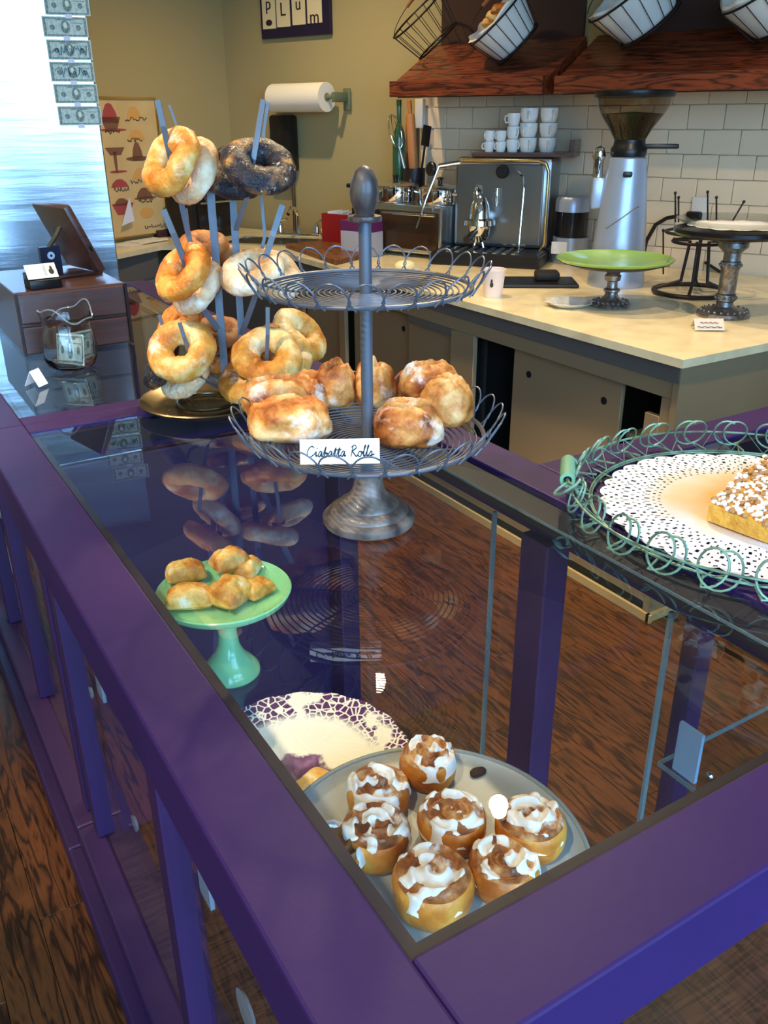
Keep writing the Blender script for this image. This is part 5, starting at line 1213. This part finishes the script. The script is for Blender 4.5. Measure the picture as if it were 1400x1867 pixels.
MB().lathe([(0, .004), (.05, .005), (.075, .014), (.08, .013), (.055, .002), (.045, 0), (0, 0)], 32).build('dish', WHITE, ps1)
MB().ell((0, 0, .028), (.05, .042, .024), 18, 10).build('cloth', mat('cream_cloth', S(246, 226, 170), .8, bump=(20, .6)), ps1)
ps2 = thing('spoon_dish', 'shallow white shell dish on the marble beside the green stand', 'dish', pz(1032, 558, CT), -.5)
MB().lathe([(0, .004), (.05, .006), (.085, .020), (.09, .019), (.06, .002), (.05, 0), (0, 0)], 40, fn=lambda t, r, z: 1+(.09*math.cos(8*t) if r > .08 else 0)+.12*math.cos(t)).build('dish', WHITE, ps2)
# green cake stand
SILVO = mat('antique_silver', (.42, .39, .36, 1), .35, .85, var=((.2, .18, .17, 1), 60, .4, .6))
LIME = mat('lime_ceramic', S(134, 176, 74), .2, coat=.6)
gs = thing('green_cake_stand', 'wide lime green cake stand on a beaded silver pedestal', 'cake stand', pz(1112, 562, CT)+np.array([.03, .03, 0]))
def beads(t, r, z, n, br, mt, nm):
    b = MB().ell((0, 0, 0), (br, br, br), 8, 6).mesh(nm, mt)
    for k in range(n): link(nm, b, t, (r*math.cos(2*math.pi*k/n), r*math.sin(2*math.pi*k/n), z))
MB().lathe([(0, 0), (.072, 0), (.075, .006), (.070, .014), (.055, .020), (.035, .026), (.026, .036), (.022, .05), (.030, .056), (.030, .062), (.020, .068), (.018, .09), (.028, .096), (.030, .112), (.022, .118), (.03, .126), (.055, .134), (0, .136)], 36).build('pedestal', SILVO, gs)
beads(gs, .062, .019, 20, .006, SILVO, 'bead'); 
MB().lathe([(0, .137), (.07, .138), (.15, .150), (.205, .166), (.212, .174), (.208, .176), (.2, .172), (.14, .156), (.06, .146), (0, .145)], 64).build('plate', LIME, gs)
MB().lathe([(0, .1355), (.07, .1365), (.15, .1485), (.20, .162), (.15, .1465), (.07, .134), (0, .133)], 48).build('plate_underside', mat('dark_under', S(70, 50, 40), .5), gs)
# tall dark cake stand with glass plate and doily
tsd = thing('tall_cake_stand', 'tall dark metal cake stand with beaded column at the right', 'cake stand', pz(1320, 580, CT)+np.array([.03, .03, 0]))
DKS = mat('dark_silver', (.18, .16, .15, 1), .35, .8, var=((.32, .30, .28, 1), 50, .45, .6))
MB().lathe([(0, 0), (.088, 0), (.092, .008), (.088, .016), (.07, .022), (.045, .028), (.03, .034), (.028, .05), (.034, .055), (.034, .075), (.028, .08), (.03, .09), (.03, .16), (.034, .165), (.034, .185), (.028, .19), (.028, .215), (.05, .235), (.05, .252), (0, .254)], 40).build('column', DKS, tsd)
beads(tsd, .078, .021, 22, .006, SILVO, 'bead'); beads(tsd, .034, .065, 12, .006, SILVO, 'bead'); beads(tsd, .034, .175, 12, .006, SILVO, 'bead')
MB().lathe([(0, .254), (.06, .255), (.14, .268), (.195, .275), (.205, .285), (.205, .295), (.198, .297), (.19, .288), (0, .286)], 56).build('plate', mat('dark_plate', S(34, 30, 32), .25, .4), tsd)
tp_ = np.array(tsd.location)+np.array([0, 0, .2985])
gp = thing('glass_plate', 'clear fluted glass plate resting on the tall dark cake stand', 'plate', tp_)
MB().lathe([(0, .0), (.13, .0), (.17, .012), (.20, .028), (.197, .030), (.168, .016), (.128, .004), (0, .004)], 72, fn=lambda t, r, z: 1+(.012*math.cos(24*t) if r > .16 else 0)).build('dish', glass('fluted_glass', (.85, .88, .86, 1), 1.7), gp)
dl = doily(.16, 28).build('paper_doily', DO, None, True, 40, tp_+np.array([0, 0, .0075])); tag(dl, 'small white paper doily on the clear glass plate', 'doily')
tk = thing('price_card', 'small printed card at the foot of the tall cake stand', 'sign', pz(1289, 601, CT), -.62)
for s_ in (-1, 1): MB().box((0, 0, -.021), (.095, .001, .044)).xf(Matrix.Translation((0, 0, .036))@Matrix.Rotation(s_*.75, 4, 'X')).build('leaf', mat('buff_card', S(216, 204, 184), .8), tk, smooth=False)
for z, w in ((.026, .03), (.014, .04)): MB().tube([(-w, -.0125-.0095+z*.0, z*.9+.001) for w in ()] or [(-w+2*w*i/12, -.036+z*.93-.0012, z+.0025*math.sin(i*2.1)) for i in range(13)], .0012, 4).build('script_print', mat('red_print', S(150, 70, 60), .8) if w < .035 else INK, tk)
# empty iron bagel rack at the back
rk = thing('iron_rack', 'empty black iron bagel rack with upright prongs by the tiles', 'rack', pz(1262, 536, CT))
RRK = .15
MB().tube(circ(RRK, 48, .012), .009, 8, True).build('base_ring', BLKIRON, rk)
MB().tube(circ(.10, 40, .20), .006, 8, True).build('middle_ring', BLKIRON, rk)
MB().tube(circ(.13, 40, .235), .006, 8, True).build('upper_ring', BLKIRON, rk)
for k in range(4):
    a = k*math.pi/2+.6; c, s_ = math.cos(a), math.sin(a)
    MB().tube([(RRK*c, RRK*s_, .012), (.05*c, .05*s_, .05), (.035*c, .035*s_, .20), (.10*c, .10*s_, .205)], .007, 8).build('leg', BLKIRON, rk)
for (x, y0, y1, dw) in ((1231, 405, 352, .05), (1237, 405, 360, -.03), (1290, 405, 350, .08), (1306, 410, 360, -.02), (1334, 405, 368, .0), (1209, 500, 420, 0)):
    bp_ = pl(x, y0, np.array(rk.location)+hh*dw, hh)-np.array(rk.location); tp2 = pl(x+(22 if x == 1334 else 0), y1, np.array(rk.location)+hh*dw, hh)-np.array(rk.location)
    MB().tube([tuple(bp_), tuple(tp2)], .0035, 6).build('prong', BLKIRON, rk)
    MB().ell(tuple(tp2), (.006, .006, .006), 8, 6).build('prong_tip', BLKIRON, rk)
cdp = [pz(1172, 480, CT+.1), pl(1190, 440, np.array(rk.location)+hh*.1, hh), pl(1205, 405, np.array(rk.location)+hh*.12, hh), pl(1228, 393, np.array(rk.location)+hh*.12, hh)]
cord = [tuple(pl(x, y, wT(.25, .05), TN)) for x, y in ((1172, 470), (1178, 440), (1195, 410), (1215, 398), (1235, 394))]
def under(o, p):
    bpy.context.view_layer.update(); o.parent = p; o.matrix_parent_inverse = p.matrix_world.inverted(); return o
under(MB().tube(cord, .009, 8).build('power_cord', BLACKP), gr)
cord2 = [tuple(pl(x, y, wT(.45, .04), TN)) for x, y in ((1285, 478), (1310, 494), (1345, 515), (1375, 532), (1405, 545))]
pg = tag(MB().rbox((0, 0, 0), (.07, .03, .05), .01).build('power_plug', BLACKP, None, True, 40, pT(1265, 396, .03), (0, 0, RT)), 'black power plug on the tiled wall behind the rack', 'plug')
wo = tag(MB().rbox((0, 0, 0), (.075, .012, .12), .004).build('wall_outlet', mat('outlet_plate', S(214, 206, 196), .5), None, True, 40, pT(1275, 385, .022), (0, 0, RT)), 'pale outlet plate on the tiles behind the rack', 'outlet')
under(MB().tube(cord2, .007, 8).build('power_cord', BLACKP), pg)
ws = tag(MB().rbox((0, 0, 0), (.05, .03, .14), .004).build('switch_box', mat('outlet_plate2', S(210, 206, 200), .5), None, True, 40, pT(766, 207, .045), (0, 0, RT)), 'white switch box under the left end of the shorter shelf', 'switch')

# ------------------------------------------------------------------ small pieces hang under the part they belong to
SUB = {'lid_knob': 'lid', 'screen': 'tablet', 'port': 'tablet', 'badge_dot': 'badge', 'coffee_beans': 'hopper', 'hopper_lid': 'hopper', 'collar_lever': 'collar', 'portafilter_handle': 'filter_basket', 'spouts': 'filter_basket',
       'handle_grip': 'bail_wire', 'pear_emblem': ('card', 'cup_wall'), 'lettering': ('front_leaf', 'card'), 'face_print': 'portrait_print', 'group_lever': 'group_head', 'tamper_block': 'tray', 'bead': ('pedestal', 'column'),
       'roll_core': 'towel_roll', 'tray_slat': 'drip_tray', 'lip': 'glass_body', 'prong_tip': None, 'handle_curl': 'handle_wire', 'spout': None}
for r in [o for o in COL.objects if o.parent is None and o.type == 'EMPTY']:
    kids = {}
    for c in r.children: kids.setdefault(c.name.split('.')[0], c)
    for c in list(r.children):
        k = SUB.get(c.name.split('.')[0])
        for q in ((k,) if isinstance(k, str) else (k or ())):
            if q in kids and kids[q] is not c: c.parent = kids[q]; break
